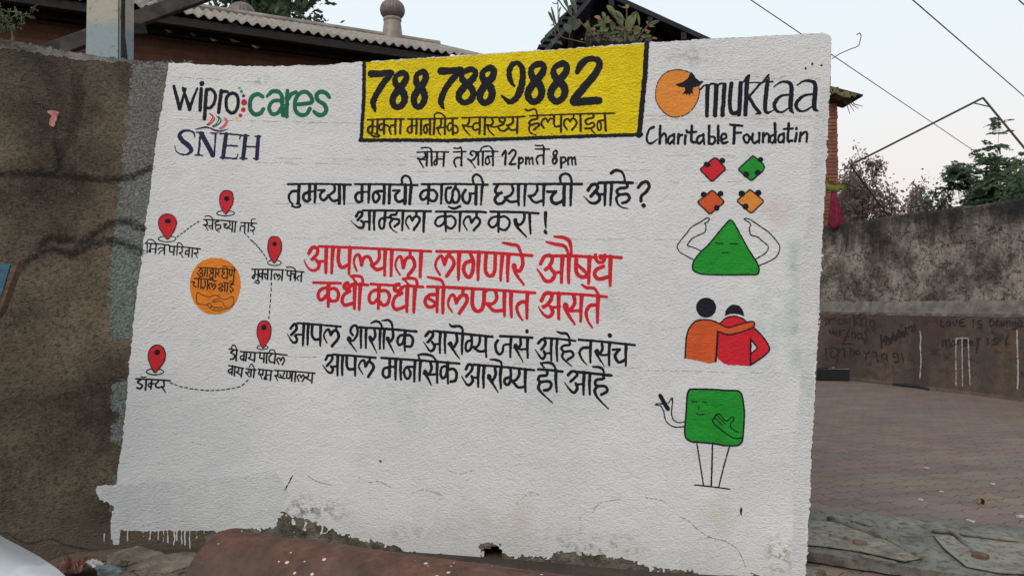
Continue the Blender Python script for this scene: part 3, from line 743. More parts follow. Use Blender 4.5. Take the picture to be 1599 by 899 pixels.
# ------------------------------------------------------------ yellow helpline panel
cv = Canvas(555, 60, 1020, 226, 1.4)
cv.poly([(570, 98), (660, 92), (750, 86), (860, 79), (1008, 68.6), (1006, 120), (1001, 170), (997, 210), (900, 212), (780, 217), (690, 219), (566, 217), (566, 160)])
cv.noise(.5, 4); P, f = cv.mesh()
panel = lay('helpline_panel', P, f, M['yellow'], wall, .0034); panel['label'] = 'yellow painted panel with black border and telephone number'
def sub(o, parent): child_world(o, parent); return o
B5 = (560, 70, 4.997); C5 = (720, 60, 4.997)
paint('panel_border', [(PXL, 6, '''
6s: 569,99 568.5,150 564.5,217
5.5s: 562,219.5 640,219 700,220 800,217 900,213.5 996,210.5 1002,210
8s: 1010,68 1007,120 1001,180 998,212
''')], M['black'], panel, .0044, .8, .4)
def eight(x0, y0, x1, y1, wd, thin=.62):
    N8 = [(.66, .06, 1), (.90, .13, .9), (.80, .30, 1.1), (.47, .47, 1.25), (.16, .67, 1.15), (.12, .84, 1), (.38, .95, .95), (.70, .86, 1.05), (.80, .67, 1.15), (.58, .48, 1.25), (.28, .33, 1.05), (.30, .15, .75)]
    i = wd / 2 * .9
    return f'{wd}c: ' + ' '.join(f'{x0 + i + (x1 - x0 - 2 * i) * a:.0f},{y0 + i * .7 + (y1 - y0 - 1.4 * i) * b:.0f},{wd * c:.0f}' for a, b, c in N8)
paint('telephone_number', [(B5, 40, '''
44s: 100,230,46 180,228,42 245,218,34
40: 258,222,36 190,310,40 140,390,36 115,450,38 122,490,26 132,520,8
42s: 645,208,50 720,206,42 785,196,36
40: 800,195,34 730,275,40 680,345,36 645,430,38 650,475,26 662,498,8
''' + '\n'.join((eight(235, 193, 405, 518, 38), eight(402, 183, 558, 515, 38), eight(748, 165, 946, 482, 38), eight(913, 152, 1090, 485, 42), eight(1288, 118, 1480, 478, 42)))
  + '\n38: 1218,325,6 1188,285,26 1176,215,34 1200,158,30 1245,148,28 1280,195,34 1280,270,40 1262,355,46 1225,425,38 1180,448,32 1145,425,18 1116,398,4'),
 (C5, 42, eight(665, 167, 862, 525, 42) + '''
46: 905,268,26 935,210,44 990,165,36 1060,168,36 1082,205,42 1050,275,46 980,360,50 905,450,54 882,490,60
50s: 885,500,50 980,492,52 1075,488,50
''')], M['black'], panel, .0046, .8, .35, grow=1.1)
D8 = (560, 170, 7.995); E8 = (760, 165, 7.995)
paint('helpline_lettering', [(D8, 24, '''
15: 112,140 340,132 570,130; 178,140 176,300; 165,215 125,240 122,285 150,310 178,290; 15s: 170,222 235,220; 240,135 232,310
18: 205,315 240,322 262,335 240,352 205,348 165,332
320,140 322,315; 18: 315,190 270,200 258,245 285,272 318,230; 18: 322,215 350,205 378,225
465,140 462,315; 20: 460,205 410,215 388,255 405,318; 528,135 522,312
15: 618,132 900,128 1235,120; 668,135 665,290; 20: 660,215 615,245 622,292 655,302 668,280; 15s: 662,215 730,215; 730,130 722,310
782,135 780,320; 895,135 893,320; 18: 890,200 838,203 815,255 825,300 850,302 858,255 838,205
952,120 940,318; 14: 952,115 948,75 985,52 1040,65 1085,108; 22: 1030,135 1032,190 1010,232 980,242; 20>10: 985,242 1000,290 1025,330; 15s: 1000,240 1075,235; 1082,130 1078,318
1175,130 1180,322; 18c: 1170,180 1122,200 1115,258 1142,272 1172,232; 18: 1180,215 1215,212 1242,258 1228,302 1188,302
15: 1297,115 1450,110 1599,105; 20: 1385,120 1378,180 1340,212 1300,205; 20>10: 1305,212 1330,265 1390,330; 15: 1340,215 1390,228 1430,225
1515,112 1510,310; 18: 1505,180 1450,185 1428,235 1448,268 1500,255; 1580,108 1575,322'''),
 (E8, 24, '''
15s: 0,150 145,150; 15s: 240,148 480,138; 22: 62,155 82,212 45,250 8,245; 20>10: 12,252 32,312 92,374; 15: 55,262 95,272 135,260
20c: 190,150 230,165 215,212 168,200 162,162; 20: 222,195 205,238 148,262 165,305 215,318 268,288
22: 322,148 332,200 298,238 255,250; 20: 265,258 305,308 370,300; 388,140 380,345
15s: 538,130 800,120 1100,108 1599,98; 18: 485,50 520,66 580,48 618,58 630,120
22: 632,120 630,168 565,182 530,218 558,242 635,222 656,250 590,302; 20>9: 552,240 528,290 552,342 620,372
20: 715,282 684,230 700,182 740,165 766,208; 18: 766,208 792,165 832,165; 842,125 840,225; 20: 840,225 862,265 925,255; 932,118 928,330
20: 1002,296 965,240 976,185 1015,168 1042,202; 20: 1042,202 1068,165 1108,178 1122,232 1065,306; 18s: 1088,112 1080,165; 1172,115 1175,320
20: 1332,108 1330,150 1260,170 1232,200 1262,236 1328,216 1346,255 1300,285 1230,290; 18>9: 1300,288 1355,355
1475,100 1488,315; 18: 1470,185 1400,195 1380,250 1400,308 1428,290 1424,225 1402,200''')], M['brownblack'], panel, .0046, .55, .18, grow=.42)

# ------------------------------------------------------------ the two logos at the top corners
A5 = (260, 110, 4.997)
paint('company_lettering', [(A5, 24, '''
26s: 58,125,22 82,215 104,302,26; 22>16: 104,300 128,220 150,145; 26: 130,140,20 182,305,28; 22>14: 182,300 210,220 242,142
26: 272,145 263,312; 36: 277,104 277,107; 26: 315,150 297,380; 22: 315,155 350,150 382,190 375,250 345,292 310,295
26: 428,160 408,328; 22: 420,200 440,168 475,168; 24c: 515,180 552,200 560,260 545,312 512,336 476,310 466,260 476,205''')], M['black'], step=.6, grow=.3, label='dark lettering at the top left of the white wall')
paint('company_lettering_green', [(A5, 30, '''
32: 752,208,28 715,188 675,202 652,250 658,312 692,345 735,335 758,302,26
32: 785,205,20 825,168 870,168 900,200 904,260 910,352; 28: 898,238 835,242 802,290 822,340 865,335 900,290
30: 945,162 938,360; 28: 945,235 975,188 1012,172; 30: 1002,268 1130,252 1122,195 1080,168 1032,190 1004,250 1010,318 1050,350 1095,340 1120,300
32: 1272,212,26 1245,180 1205,168 1172,195 1186,238 1232,268 1248,310 1225,345 1185,348 1150,322,24''')], M['cares_green'], step=.6, grow=.25, label='dark green lettering beside the coloured dots')
for nm_, mt, tx in (('lime', 'lime', 'o: 568,140 12,11'), ('green', 'green', 'o: 585,166 13,12'), ('purple', 'purple', 'o: 602,200 14,14'), ('red', 'pinred', 'o: 607,252 24,25; o: 600,309 18,18; o: 577,352 16,15'), ('yellow', 'yellow', 'o: 550,378 12,11')):
    o = paint('logo_dots', [(A5, 10, tx)], M[mt], step=.5, rough=.2); o['label'] = nm_ + ' dot of the curved row beside the lettering' if nm_ != 'red' else 'red dots of the curved row beside the lettering'
paint('programme_name', [(A5, 20, '''
S: 0,0'''.replace('S: 0,0', '30: 222,525,6 216,492,12 180,472,14 130,476,20 102,510,30 130,553,36 180,595,36 194,630,28 160,656,14 110,653,10 76,630,8 67,592,6') + '''
16s: 268,492 250,660; 36s: 272,492 362,662; 12s: 385,495 374,665; 9s: 225,662 278,664; 9s: 345,490 402,492; 9s: 235,482 290,488
30s: 468,498 442,682; 12: 420,493 500,498 585,506; 8: 583,506 570,535; 11s: 465,586 555,592; 12: 420,680 490,686 548,690; 9: 546,688 558,655
30s: 618,512 598,688; 28s: 718,518 706,690; 11s: 615,596 712,598; 9s: 590,510 645,512; 9s: 690,516 738,518; 9s: 572,686 630,690; 9s: 680,688 722,692
8: 222,464,4 290,447,12 335,450,10 385,470,12 430,474,10 482,460,4''')], M['navy'], step=.55, rough=.22, grow=.25, label='navy serif capitals under a wavy line')
paint('logo_leaf', [(A5, 12, '9: 340,342 362,362 350,392 316,426; 10: 352,345 374,372 360,405 322,430')], M['pinred'], step=.5, rough=.2)
paint('logo_leaf', [(A5, 12, '9: 392,358 410,378 396,410 360,438; 10: 406,362 426,388 410,420 368,442')], M['cares_green'], step=.5, rough=.2)
paint('logo_leaf', [(A5, 12, '12: 452,372 466,398 446,434 412,456; 10: 466,376 476,402 456,440 424,460')], M['pink'], step=.5, rough=.2)
F5 = (1000, 90, 4.997)
ol = paint('orange_disc', [(F5, 10, 'P: 290,97 380,118 445,190 460,270 440,350 380,430 300,463 230,460 170,415 125,345 118,270 140,185 200,118')], M['orange'], step=1.0, rough=.3, label='orange disc with a dark bird at its edge')
paint('disc_outline', [(F5, 8, '7c: 290,97 380,118 445,190 460,270 440,350 380,430 300,463 230,460 170,415 125,345 118,270 140,185 200,118')], M['brownblack'], ol, .004, .6, .2)
paint('painted_bird', [(F5, 8, 'p: 272,212 330,193 365,170 385,135 392,116 408,122 430,160 465,188 492,186 470,215 440,228 412,235 405,262 414,288 395,276 386,296 372,282 360,297 348,283 328,290 350,255 345,235 300,230')], M['black'], ol, .0046, .5, .2)
paint('foundation_name', [(F5, 30, '''
32>28: 525,228 518,456; 10: 470,252 490,225 520,212; 34: 592,222 582,452; 32: 656,215 640,452; 14: 530,222 560,205 600,212; 14: 596,222 630,205 665,208
30: 710,205 698,320 702,405 725,438 772,420; 32: 782,202 768,446; 34>32: 832,170 818,446; 12s: 802,195 830,150 850,138; 22s: 845,145 835,185
16: 938,200 880,270 838,312; 26: 850,312 888,380 930,432; 12: 938,436 905,440; 9s: 820,205 880,196 945,200
32: 996,165,24 985,240,32 972,390,30 988,432,20 1040,412,6; 10s: 952,192 1032,190; 14s: 955,195 985,155 1000,138
20: 1042,228,8 1090,196,14 1145,193,22 1178,232,32 1170,390,34 1192,434,10; 22: 1165,290,12 1092,305,20 1046,360,28 1058,412,22 1105,428,14 1160,392,12
20: 1222,218,8 1272,186,14 1328,186,22 1364,222,32 1355,388,34 1388,420,8; 22: 1350,285,12 1272,302,20 1216,358,28 1228,408,22 1278,418,14 1345,380,12''')], M['black'], step=.6, grow=.3, label='dark lower-case lettering beside the orange disc')
paint('foundation_subtitle', [(F5, 18, '''
16: 102,545,22 72,560 50,620 60,665 92,668 130,638,8; 20: 155,535 150,672; 16: 155,625 185,592 200,615 198,675,10
17: 258,605 228,618 214,655 230,672 255,648; 20>12: 262,600 262,676; 19: 298,600 293,672; 15: 295,638 308,612 326,606
20: 352,608 348,674; 20: 360,572 361,575; 20: 402,535 398,650 435,662; 16s: 362,585 436,580
17: 485,608 450,620 440,655 458,673 484,648; 20>12: 490,600 498,678; 20: 537,535 535,675; 17: 535,622 572,620 584,650 562,676 535,668
21: 606,535 606,668; 16: 636,642 670,625 662,598 638,602 630,642 642,670 678,660
22: 735,530 728,670; 17: 700,525 795,535; 17: 735,592 782,588; 17c: 832,602 852,630 836,664 812,655 806,618
18: 876,595 872,645 890,668 920,650; 19>12: 927,590 927,670; 19: 957,590 955,660; 16: 955,625 985,594 1003,612 1000,662
17: 1045,602 1016,618 1012,652 1030,666 1048,642; 21: 1048,515 1052,662; 17: 1110,598 1082,610 1075,648 1095,664 1116,640; 19>12: 1118,592 1118,667
20: 1157,515 1150,645 1182,650; 16s: 1120,558 1186,555; 19: 1217,592 1206,655; 19: 1217,553 1217,557; 19: 1250,588 1240,655; 16: 1248,615 1280,582 1300,595 1295,658''')], M['black'], step=.55, rough=.22, grow=.3, label='smaller dark lettering below the orange disc')

# ------------------------------------------------------------ the message, line by line
G = (640, 220, 5.711)
paint('opening_hours', [(G, 17, '''
12: 66,103 200,99 345,101; 135,105 140,140 105,166 72,158; 16>9: 80,165 95,195 125,238; 12s: 110,170 150,168; 157,100 150,222; 195,95 197,218; 12: 105,65 150,60 185,70 196,98
245,105 240,192; 14: 240,160 218,188 225,216 245,205; 12s: 240,166 300,163; 308,100 300,224
12: 390,102 500,97; 464,100 460,222; 15: 458,150 415,155 395,190 412,232; 12: 395,65 430,70 455,60 467,98
15: 558,132 540,115 552,95 585,100 590,140 555,176 520,165; 15>8: 535,172 585,242; 612,100 612,214; 12: 598,98 690,94 785,96; 654,100 650,217; 12: 632,80 655,57 710,50 746,92; 742,95 742,217; 14: 735,140 690,145 675,190 690,212 712,190 700,150
18: 825,128 855,92 850,212; 17: 885,118 918,84 945,98 935,138 888,208; 17s: 886,210 942,208; 18: 975,152 972,246; 15: 975,157 1005,155 1010,186 978,206; 17: 1036,150 1035,207; 14: 1038,168 1060,150 1068,208; 14: 1070,168 1090,150 1099,208
12: 1120,75 1245,75; 1196,75 1192,207; 15: 1190,130 1150,136 1130,165 1142,207; 12: 1120,40 1160,46 1185,40 1198,76
''' + eight(1262, 75, 1326, 218, 17) + '''
18: 1347,150 1350,242; 15: 1348,155 1380,148 1390,180 1355,202; 17: 1413,150 1412,212; 14: 1416,168 1440,148 1449,212; 14: 1451,168 1470,150 1481,214''')], M['black'], step=.55, rough=.22, grow=.3, label='short line of weekday hours under the yellow panel')
H = (440, 270, 6.6625); I = (640, 265, 6.6625); J = (840, 260, 7.995)
paint('message_lettering', [(H, 28, '''
19: 66,118 400,116 722,124; 30: 182,125 174,318; 26>14: 178,188 112,195 76,238 86,295 116,326; 18: 158,322 190,326 190,350 150,358 108,345
292,125 288,272; 26: 285,200 236,220 226,266 260,298 296,280; 16s: 285,195 345,190; 30>18: 352,125 348,240 344,312
18: 378,182 445,180; 24: 445,182 405,218 405,260 440,285 484,245; 24: 548,125 550,185 505,225 480,238; 24: 490,240 530,290 592,285; 30: 602,125 600,318; 30>16: 652,125 650,240 650,326
19: 765,118 1100,120 1412,130; 838,125 834,274; 26: 832,200 785,215 768,262 800,305 840,290; 16s: 835,200 905,195; 30>18: 912,125 908,240 904,308
1068,125 1062,318; 24: 1055,190 978,195 950,240 962,298 990,300 1018,250 988,198; 1126,125 1118,316
18: 1155,185 1228,185; 26: 1225,185 1185,230 1190,280 1225,302 1280,275; 32: 1288,125 1283,320; 30: 1348,125 1332,320; 20: 1256,112 1250,65 1285,30 1330,52 1350,118'''),
 (I, 26, '''
19: 125,152 500,150 812,158; 30>18: 200,160 196,260 190,355; 24c: 190,215 140,222 110,270 130,312 165,300 190,262; 24: 200,215 250,215 285,262 265,320 222,325 200,305; 30>18: 332,160 330,260 325,355
24: 430,185 385,200 374,270 385,330 420,345 442,290 452,215 490,202 516,262 505,325 465,345 440,302; 24s: 480,160 465,205; 17: 404,385 460,402 522,380
26: 580,212 550,265 560,325 600,350 625,310 628,252; 20s: 622,248 692,245; 30: 692,160 688,358; 30>16: 755,160 748,260 740,364; 20: 665,142 655,90 690,50 740,80 765,148
19: 870,150 1200,150 1599,150; 28: 915,165 890,210 905,250 955,242; 28: 925,255 885,305 908,352 960,350 990,318
24: 1062,160 1075,225 1035,275 988,290; 24: 990,292 1045,335 1115,330; 32>18: 1132,160 1130,280 1134,372; 30>16: 1204,160 1196,260 1192,376
24: 1325,160 1325,220 1290,265 1240,275; 24: 1245,282 1300,340 1385,322; 32>18: 1396,160 1392,280 1390,374'''),
 (J, 34, '''
28: 0,222 280,218 550,222; 30: 118,315 228,312; 36: 225,315 170,380 180,440 230,465 312,430; 40: 332,230 325,482; 38>24: 416,235 412,360 408,485; 28: 285,208 280,130 340,90 400,120 425,208
36: 625,300 670,235 730,225 745,270 700,330 662,372; 36: 740,330 770,380 760,430 700,462,32 640,440,22 572,372,6; 26s: 755,345 830,345; 38>26: 842,220 838,360 835,484; 36>24: 922,220 912,360 905,482
32: 760,205 980,200 1182,206; 28: 915,85,36 970,50,34 1040,65,28 1075,120,24 1086,198,22
32: 1115,215 1110,262 1022,275 985,310 1020,352 1108,345 1145,390 1110,440 1058,455; 30: 1008,358,30 980,400,30 1000,470,22 1050,510,14 1122,525,6
36: 1252,265 1300,205 1360,195 1390,250 1350,320 1292,370 1285,432; 50: 1318,486 1320,490''')], M['black'], step=.65, grow=.42, label='first line of the black question, ending in a question mark')
K = (540, 320, 7.995); L8 = (680, 315, 7.995)
paint('message_lettering', [(K, 28, '''
24: 215,70 640,72 1066,80; 30: 130,145 165,90 205,100 195,140 150,190; 28: 195,200,28 225,230,28 215,280,28 170,285,24 120,250,14 68,202,6; 22s: 212,215 280,210; 34>22: 296,85 298,200 296,308; 34>20: 358,90 352,200 358,312
32: 495,100 488,200; 26: 488,160 432,180 418,240 440,292 475,282 488,190; 22: 492,152 545,160; 26: 640,95 625,122 570,128 555,160 600,175 655,180 668,220 610,268; 26: 585,180,26 550,235,26 575,300,16 642,348,6; 32>20: 716,95 712,200 705,316
26>12: 830,195 805,142 770,160 752,222 792,302; 28: 830,195 860,150 905,150 922,200 850,312; 26s: 882,85 880,140; 36>24: 982,95 975,220 972,334
24: 1125,85 1599,88; 34>20: 1240,95 1246,200 1252,328; 24c: 1230,142 1150,160 1118,220 1145,264 1200,252 1235,200; 24: 1255,150 1320,140 1370,190 1360,260 1310,296 1262,270
32>20: 1430,90 1425,200 1420,328; 22: 1285,25,10 1350,46,26 1430,18,26'''),
 (L8, 28, '''
25: 300,125 500,124 632,134; 28>12: 450,262 425,187 380,200 352,270 398,352; 28: 450,262 500,200 545,215 552,270 480,358; 26s: 512,135 515,192
26: 690,125 1000,130 1288,146; 34>20: 792,130 790,250 788,378; 25c: 778,188 702,205 665,265 700,320 750,300 782,250; 26: 800,195 870,185 926,240 910,320 860,355 802,335
30: 1110,155 1105,230 1045,290 988,228; 40: 1000,228 1004,234; 30: 990,230,34 1010,298,34 1070,370,26 1135,438,16; 34>20: 1176,150 1180,270 1188,398
38: 1376,138,40 1374,250,30 1380,330,12; 36: 1370,368 1380,388''')], M['black'], step=.65, grow=.42, label='second line of the black question, ending in an exclamation mark')
Mm = (470, 370, 6.6625); Nn = (670, 370, 5.33); O = (480, 430, 6.15); Pp = (700, 440, 6.15)
paint('message_lettering_red', [(Mm, 32, '''
22: 190,98 700,118 1352,150; 30: 82,172 120,110 170,122 170,175 118,232; 28: 160,240,28 190,282,30 168,336,28 110,346,22 62,300,12 34,240,4; 22s: 180,255 260,250; 36>26: 266,105 262,240 260,372; 36>22: 336,105 326,240 320,374
32: 396,110 390,250 425,315 492,292; 36>22: 512,110 505,240 500,384; 28>12: 632,292 605,187 565,205 552,270 582,354; 28: 632,292 655,220 705,205 738,262
28: 815,150 815,220 775,278 735,290; 30: 740,300 790,340 850,325; 36>22: 878,150 872,270 872,398; 36>22: 948,150 942,270 938,404
28>12: 1066,322 1040,205 1000,230 985,310 1032,396; 32: 1066,318 1092,230 1150,210 1182,270 1176,320 1118,396; 28s: 1138,150 1132,210; 38>24: 1252,150 1245,290 1240,416'''),
 (Nn, 27, '''
20: 65,120 450,128 858,155; 24>12: 130,228 105,160 70,185 55,245 92,316; 26: 130,228 155,160 195,180 206,235 148,324; 24s: 178,125 160,160; 32>18: 252,130 247,240 246,354
27: 345,138 368,200 366,272 342,330 310,322 288,270 305,216 345,202; 32>18: 416,130 410,240 408,356
26: 476,140 470,275 505,325 545,290 552,140; 30>18: 612,145 602,250 596,358; 32>18: 662,150 656,250 654,368
26: 775,150 780,228 748,285 708,258; 36: 708,238 712,248; 24: 706,235,30 722,302,24 788,396,14; 21: 615,48,14 680,62,24 738,75,22 768,138,18
26: 930,222 960,165 1010,155 1025,190 1000,245 970,270; 27: 1012,260,26 1046,310,28 1020,360,28 970,364,24 930,310,16 898,265,6; 20s: 1040,296 1105,290; 32>20: 1112,160 1105,270 1102,378; 32>20: 1166,160 1162,270 1162,382; 22: 1025,158 1200,158 1366,168; 22: 978,42,12 1050,60,24 1130,80,24 1166,152,16; 24: 1048,-2,16 1120,6,26 1172,42,26 1186,148,16
28: 1226,170 1226,288 1270,332 1325,322; 24s: 1228,225 1312,300; 32>20: 1336,165 1332,270 1328,386
36: 1430,162 1432,170; 24: 1462,150 1455,200 1420,212 1392,190 1385,150; 28: 1450,245 1396,270 1378,310 1412,350 1490,332; 34>20: 1512,165 1508,270 1508,404; 22: 1478,162 1599,172''')], M['red'], step=.7, grow=.62, label='upper line of the red message')
paint('message_lettering_red', [(O, 28, '''
21: 60,68 200,72 320,75; 34>22: 206,80 202,180 202,298; 26c: 188,120 126,138 105,190 125,235 162,218 195,170; 27: 215,130 265,125 300,170 285,235 236,245 212,225
34: 385,72 358,92 358,118 388,128 412,100; 28: 408,152 356,182 335,240 360,284 440,265; 34>22: 456,80 454,200 452,318; 34>20: 512,85 504,200 498,328; 22: 430,85 580,90; 23: 422,8 480,5 525,22 535,82; 14: 430,15 470,66
21: 612,82 825,95; 32>22: 690,95 686,200 682,318; 26c: 678,142 617,158 593,215 615,264 658,248 685,200; 27: 700,150 750,145 790,190 770,270 727,285 702,256
34: 880,85 848,98 842,138 880,150 910,118; 28: 908,170 848,202 822,270 852,325 940,300; 36>22: 962,105 958,220 956,348; 36>22: 1036,110 1028,230 1022,354; 22: 930,102 1110,110; 24: 922,34 1000,25 1048,45 1056,108; 14: 935,42 975,88
22: 1155,108 1380,114 1599,126; 28: 1240,180 1170,190 1132,240 1150,294 1200,300 1240,272; 24s: 1165,220 1235,262; 32>20: 1252,115 1248,220 1246,350; 34>24: 1310,115 1304,220 1302,360; 23: 1155,15,12 1230,30,26 1290,50,24 1316,108,18
28>12: 1430,262 1405,187 1370,210 1352,280 1392,352; 30: 1430,262 1470,200 1520,190 1532,250 1460,362; 26s: 1500,125 1492,192'''),
 (Pp, 28, '''
22: 0,55 420,76 832,106; 32: 236,75 232,220 272,280 320,265 342,200 346,80; 28: 455,85 465,160 425,210 370,208; 28: 375,212 440,275 530,272; 34>22: 542,95 538,210 542,324; 34>22: 606,100 602,210 608,336
34>22: 762,105 756,220 756,350; 28: 755,190,30 690,200,30 660,250,28 680,320,20 716,368,10
32: 895,180 930,115 985,110 995,150 960,210 915,240; 30: 985,240,30 1005,290,30 970,335,28 925,320,20 895,285,14 868,240,6; 22s: 1010,245 1070,240; 34>24: 1062,110 1060,230 1062,354; 22: 1005,108 1260,120 1522,142
30: 1205,130 1215,200 1175,262 1120,252; 44: 1126,222 1132,232; 28: 1118,240,34 1152,310,28 1215,408,14; 22s: 1180,282 1265,275; 34>22: 1282,130 1275,250 1272,378
36>22: 1442,130 1434,260 1434,392; 28: 1435,220,30 1360,230,30 1326,290,28 1340,370,20 1382,438,10; 23: 1282,25,12 1330,55,26 1400,62,26 1438,112,18''')], M['red'], step=.7, grow=.62, label='lower line of the red message')
Q = (440, 490, 6.6625); R8 = (650, 500, 7.995); S8 = (800, 515, 7.995); T6 = (490, 545, 6.6625); U6 = (700, 560, 6.15)
paint('message_lettering', [(Q, 25, '''
19: 165,95 400,112 615,132; 24: 95,150 130,105 155,125 150,165 100,217; 22: 140,225,22 160,262,24 145,295,24 110,288,18 60,208,5; 18s: 150,215 225,215; 30>18: 232,100 226,210 222,320; 30>18: 278,105 272,210 270,320
26: 320,110 315,215 345,264 402,258; 30>16: 408,115 404,220 402,332; 24>10: 510,217 490,162 460,176 440,230 472,302; 27: 510,217 545,175 582,190 590,250 525,332; 22s: 572,128 566,176
22: 700,262 745,275 788,205 780,128 738,126 716,180 740,220; 42: 700,254 706,262; 22: 690,265,26 735,330,16 782,392,6; 28>16: 828,140 824,250 826,352; 28>16: 880,150 876,250 876,352; 22: 790,138 1100,155 1402,182
24: 965,160 975,220 948,270 915,252; 32: 920,240 924,248; 22: 916,255,24 945,310,18 988,402,6; 30>16: 1026,160 1022,260 1022,364; 20: 930,95,12 985,75,24 1030,100,20 1046,152,18; 30>16: 1070,165 1062,260 1062,362; 20: 1045,70,12 1110,65,24 1145,100,20 1156,160,18
26: 1155,165 1160,240 1125,285 1095,262; 34: 1104,250 1110,258; 22: 1100,265,24 1130,325,18 1172,412,6
32>18: 1286,175 1280,270 1282,382; 24c: 1272,222 1220,236 1205,290 1225,322 1262,298; 26: 1290,220 1340,225 1366,270 1346,335 1300,336'''),
 (R8, 30, '''
27: 215,132 580,165 952,204; 32: 120,195 160,145 205,155 205,200 145,270; 30: 200,270,28 230,320,32 205,374,32 165,372,24 95,270,5; 24s: 220,295 295,290; 34>20: 302,150 295,280 296,406; 34>20: 366,160 358,280 364,408
32: 505,180 510,260 462,335 410,292; 46: 428,285 434,295; 28: 430,312,32 475,385,24 540,478,10; 36>22: 582,170 574,290 572,420; 25: 412,42,10 450,75,30 530,70,30 575,100,26 582,165,20
28: 690,180 695,300 670,368 630,380 618,320 640,262 685,252; 28: 790,190 795,260 762,325 715,332; 28: 720,340 790,385 860,380; 36>20: 872,195 868,320 876,456
28: 1050,195 1250,205 1450,216; 30: 1020,250,34 990,300,32 1005,390,30 1045,422,28 1080,385,26 1096,310,24 1180,295,24; 34>20: 1186,215 1178,330 1176,458
30: 1300,220 1305,300 1265,348 1228,332; 46: 1242,312 1248,322; 28: 1240,345,32 1285,425,20 1335,522,8; 24s: 1300,362 1390,355; 36>20: 1392,215 1388,340 1394,472; 36: 1382,130 1384,142'''),
 (S8, 30, '''
25: 400,98 600,112 788,136; 32: 325,165 365,120 405,125 410,175 365,242; 30: 395,265,28 410,310,30 385,358,30 350,338,22 284,238,5; 24s: 410,290 480,285; 34>20: 492,110 485,240 488,380; 34>20: 562,115 555,240 562,388
23: 552,16,10 610,40,28 680,46,26 716,108,18; 28: 715,140 715,185 642,195 615,230 650,268 735,265 760,320 690,370; 26: 640,275,26 622,328,28 660,380,20 742,452,6
26: 830,120 1180,150 1528,188; 36>22: 982,140 974,270 976,406; 28: 970,220,30 880,225,32 840,280,28 870,360,20 932,436,8
30: 1120,170 1125,240 1082,298 1038,272; 46: 1056,258 1062,268; 28: 1050,290,32 1090,360,22 1146,446,8; 24s: 1110,312 1200,308; 36>22: 1216,160 1208,290 1210,438; 48: 1217,64 1219,72
28: 1258,245 1342,240; 34: 1335,250 1285,310 1300,370 1340,402 1412,370; 38>22: 1422,180 1416,300 1418,444''')], M['black'], step=.65, grow=.42, label='upper line of the black closing message')
paint('message_lettering', [(T6, 25, '''
19: 200,55 420,68 645,88; 23: 125,110 150,65 190,70 190,110 138,172; 22: 180,178,22 200,208,24 185,240,24 150,235,18 94,165,5; 18s: 185,182 245,175; 30>18: 252,65 248,160 248,268; 30>18: 302,70 296,170 298,268
26: 345,75 345,170 372,208 424,203; 30>18: 434,80 430,170 432,274; 24>10: 540,177 525,117 490,132 470,185 512,257; 27: 540,177 570,130 610,150 622,195 570,282; 22s: 586,90 577,132
21: 705,88 1100,115 1515,148; 27: 792,100 788,280; 25: 785,185 732,202 720,260 752,295 790,278; 18s: 790,182 855,178; 30>18: 856,110 852,210 852,314; 30>18: 908,110 904,210 908,314
30>18: 1056,120 1048,220 1048,334; 23: 1045,182 968,186 940,235 958,294 990,300 1008,245 980,190; 30>18: 1112,125 1104,220 1102,324; 20: 1085,58,14 1160,52,24 1235,72,22 1272,118,16; 14: 1085,60 1106,112
26: 1215,130 1225,205 1188,265 1148,248; 38: 1160,230 1166,238; 24: 1165,262,28 1195,315,20 1226,376,8; 20s: 1210,266 1280,260; 30>18: 1287,130 1283,230 1285,348
32>18: 1396,140 1392,240 1398,354; 24c: 1384,182 1336,188 1320,245 1340,302 1378,268; 27: 1405,210 1455,205 1486,250 1476,320 1428,336'''),
 (U6, 25, '''
20: 245,55 540,78 826,108; 24: 170,100 195,55 230,65 225,110 175,167; 22: 225,165,22 236,210,25 205,248,26 175,238,18 128,164,5; 18s: 235,182 290,175; 30>18: 296,60 288,160 288,268; 30>18: 346,65 338,170 340,274
26: 450,85 455,150 422,205 385,182; 38: 392,164 398,172; 22: 395,190,24 430,240,20 478,318,9; 30>18: 508,80 500,170 506,280; 19: 405,5,12 460,10,22 505,28,20 516,66,16
24: 600,90 600,190 580,243 546,236 545,192 592,176; 24: 680,95 682,150 652,200 612,212; 24: 620,215 670,270 735,268; 30>18: 742,105 738,210 742,314
23: 865,100 980,108 1095,122; 25: 950,110 945,155 882,165 866,195 890,220 965,215 990,252 962,294 922,300; 24: 880,230,24 866,280,26 905,332,16 1002,422,8; 30>18: 1036,110 1034,210 1042,314; 20: 888,40,12 960,36,24 1010,55,22 1032,108,16; 14: 890,45 922,82
24: 1150,155 1185,120 1225,125 1235,160 1175,216; 24: 1225,235,24 1240,280,26 1210,322,26 1175,302,20 1118,228,6; 20s: 1240,247 1300,240; 30>18: 1306,130 1300,240 1300,342; 30>18: 1362,140 1356,240 1360,342; 23: 1245,125 1400,140 1566,160; 19: 1390,75,12 1450,80,24 1485,100,20 1497,148,16
25: 1490,160 1490,190 1427,200 1410,235 1436,260 1508,265 1525,310 1470,342; 24: 1425,270,24 1406,312,26 1445,384,18 1537,476,10''')], M['black'], step=.65, grow=.42, label='lower line of the black closing message')

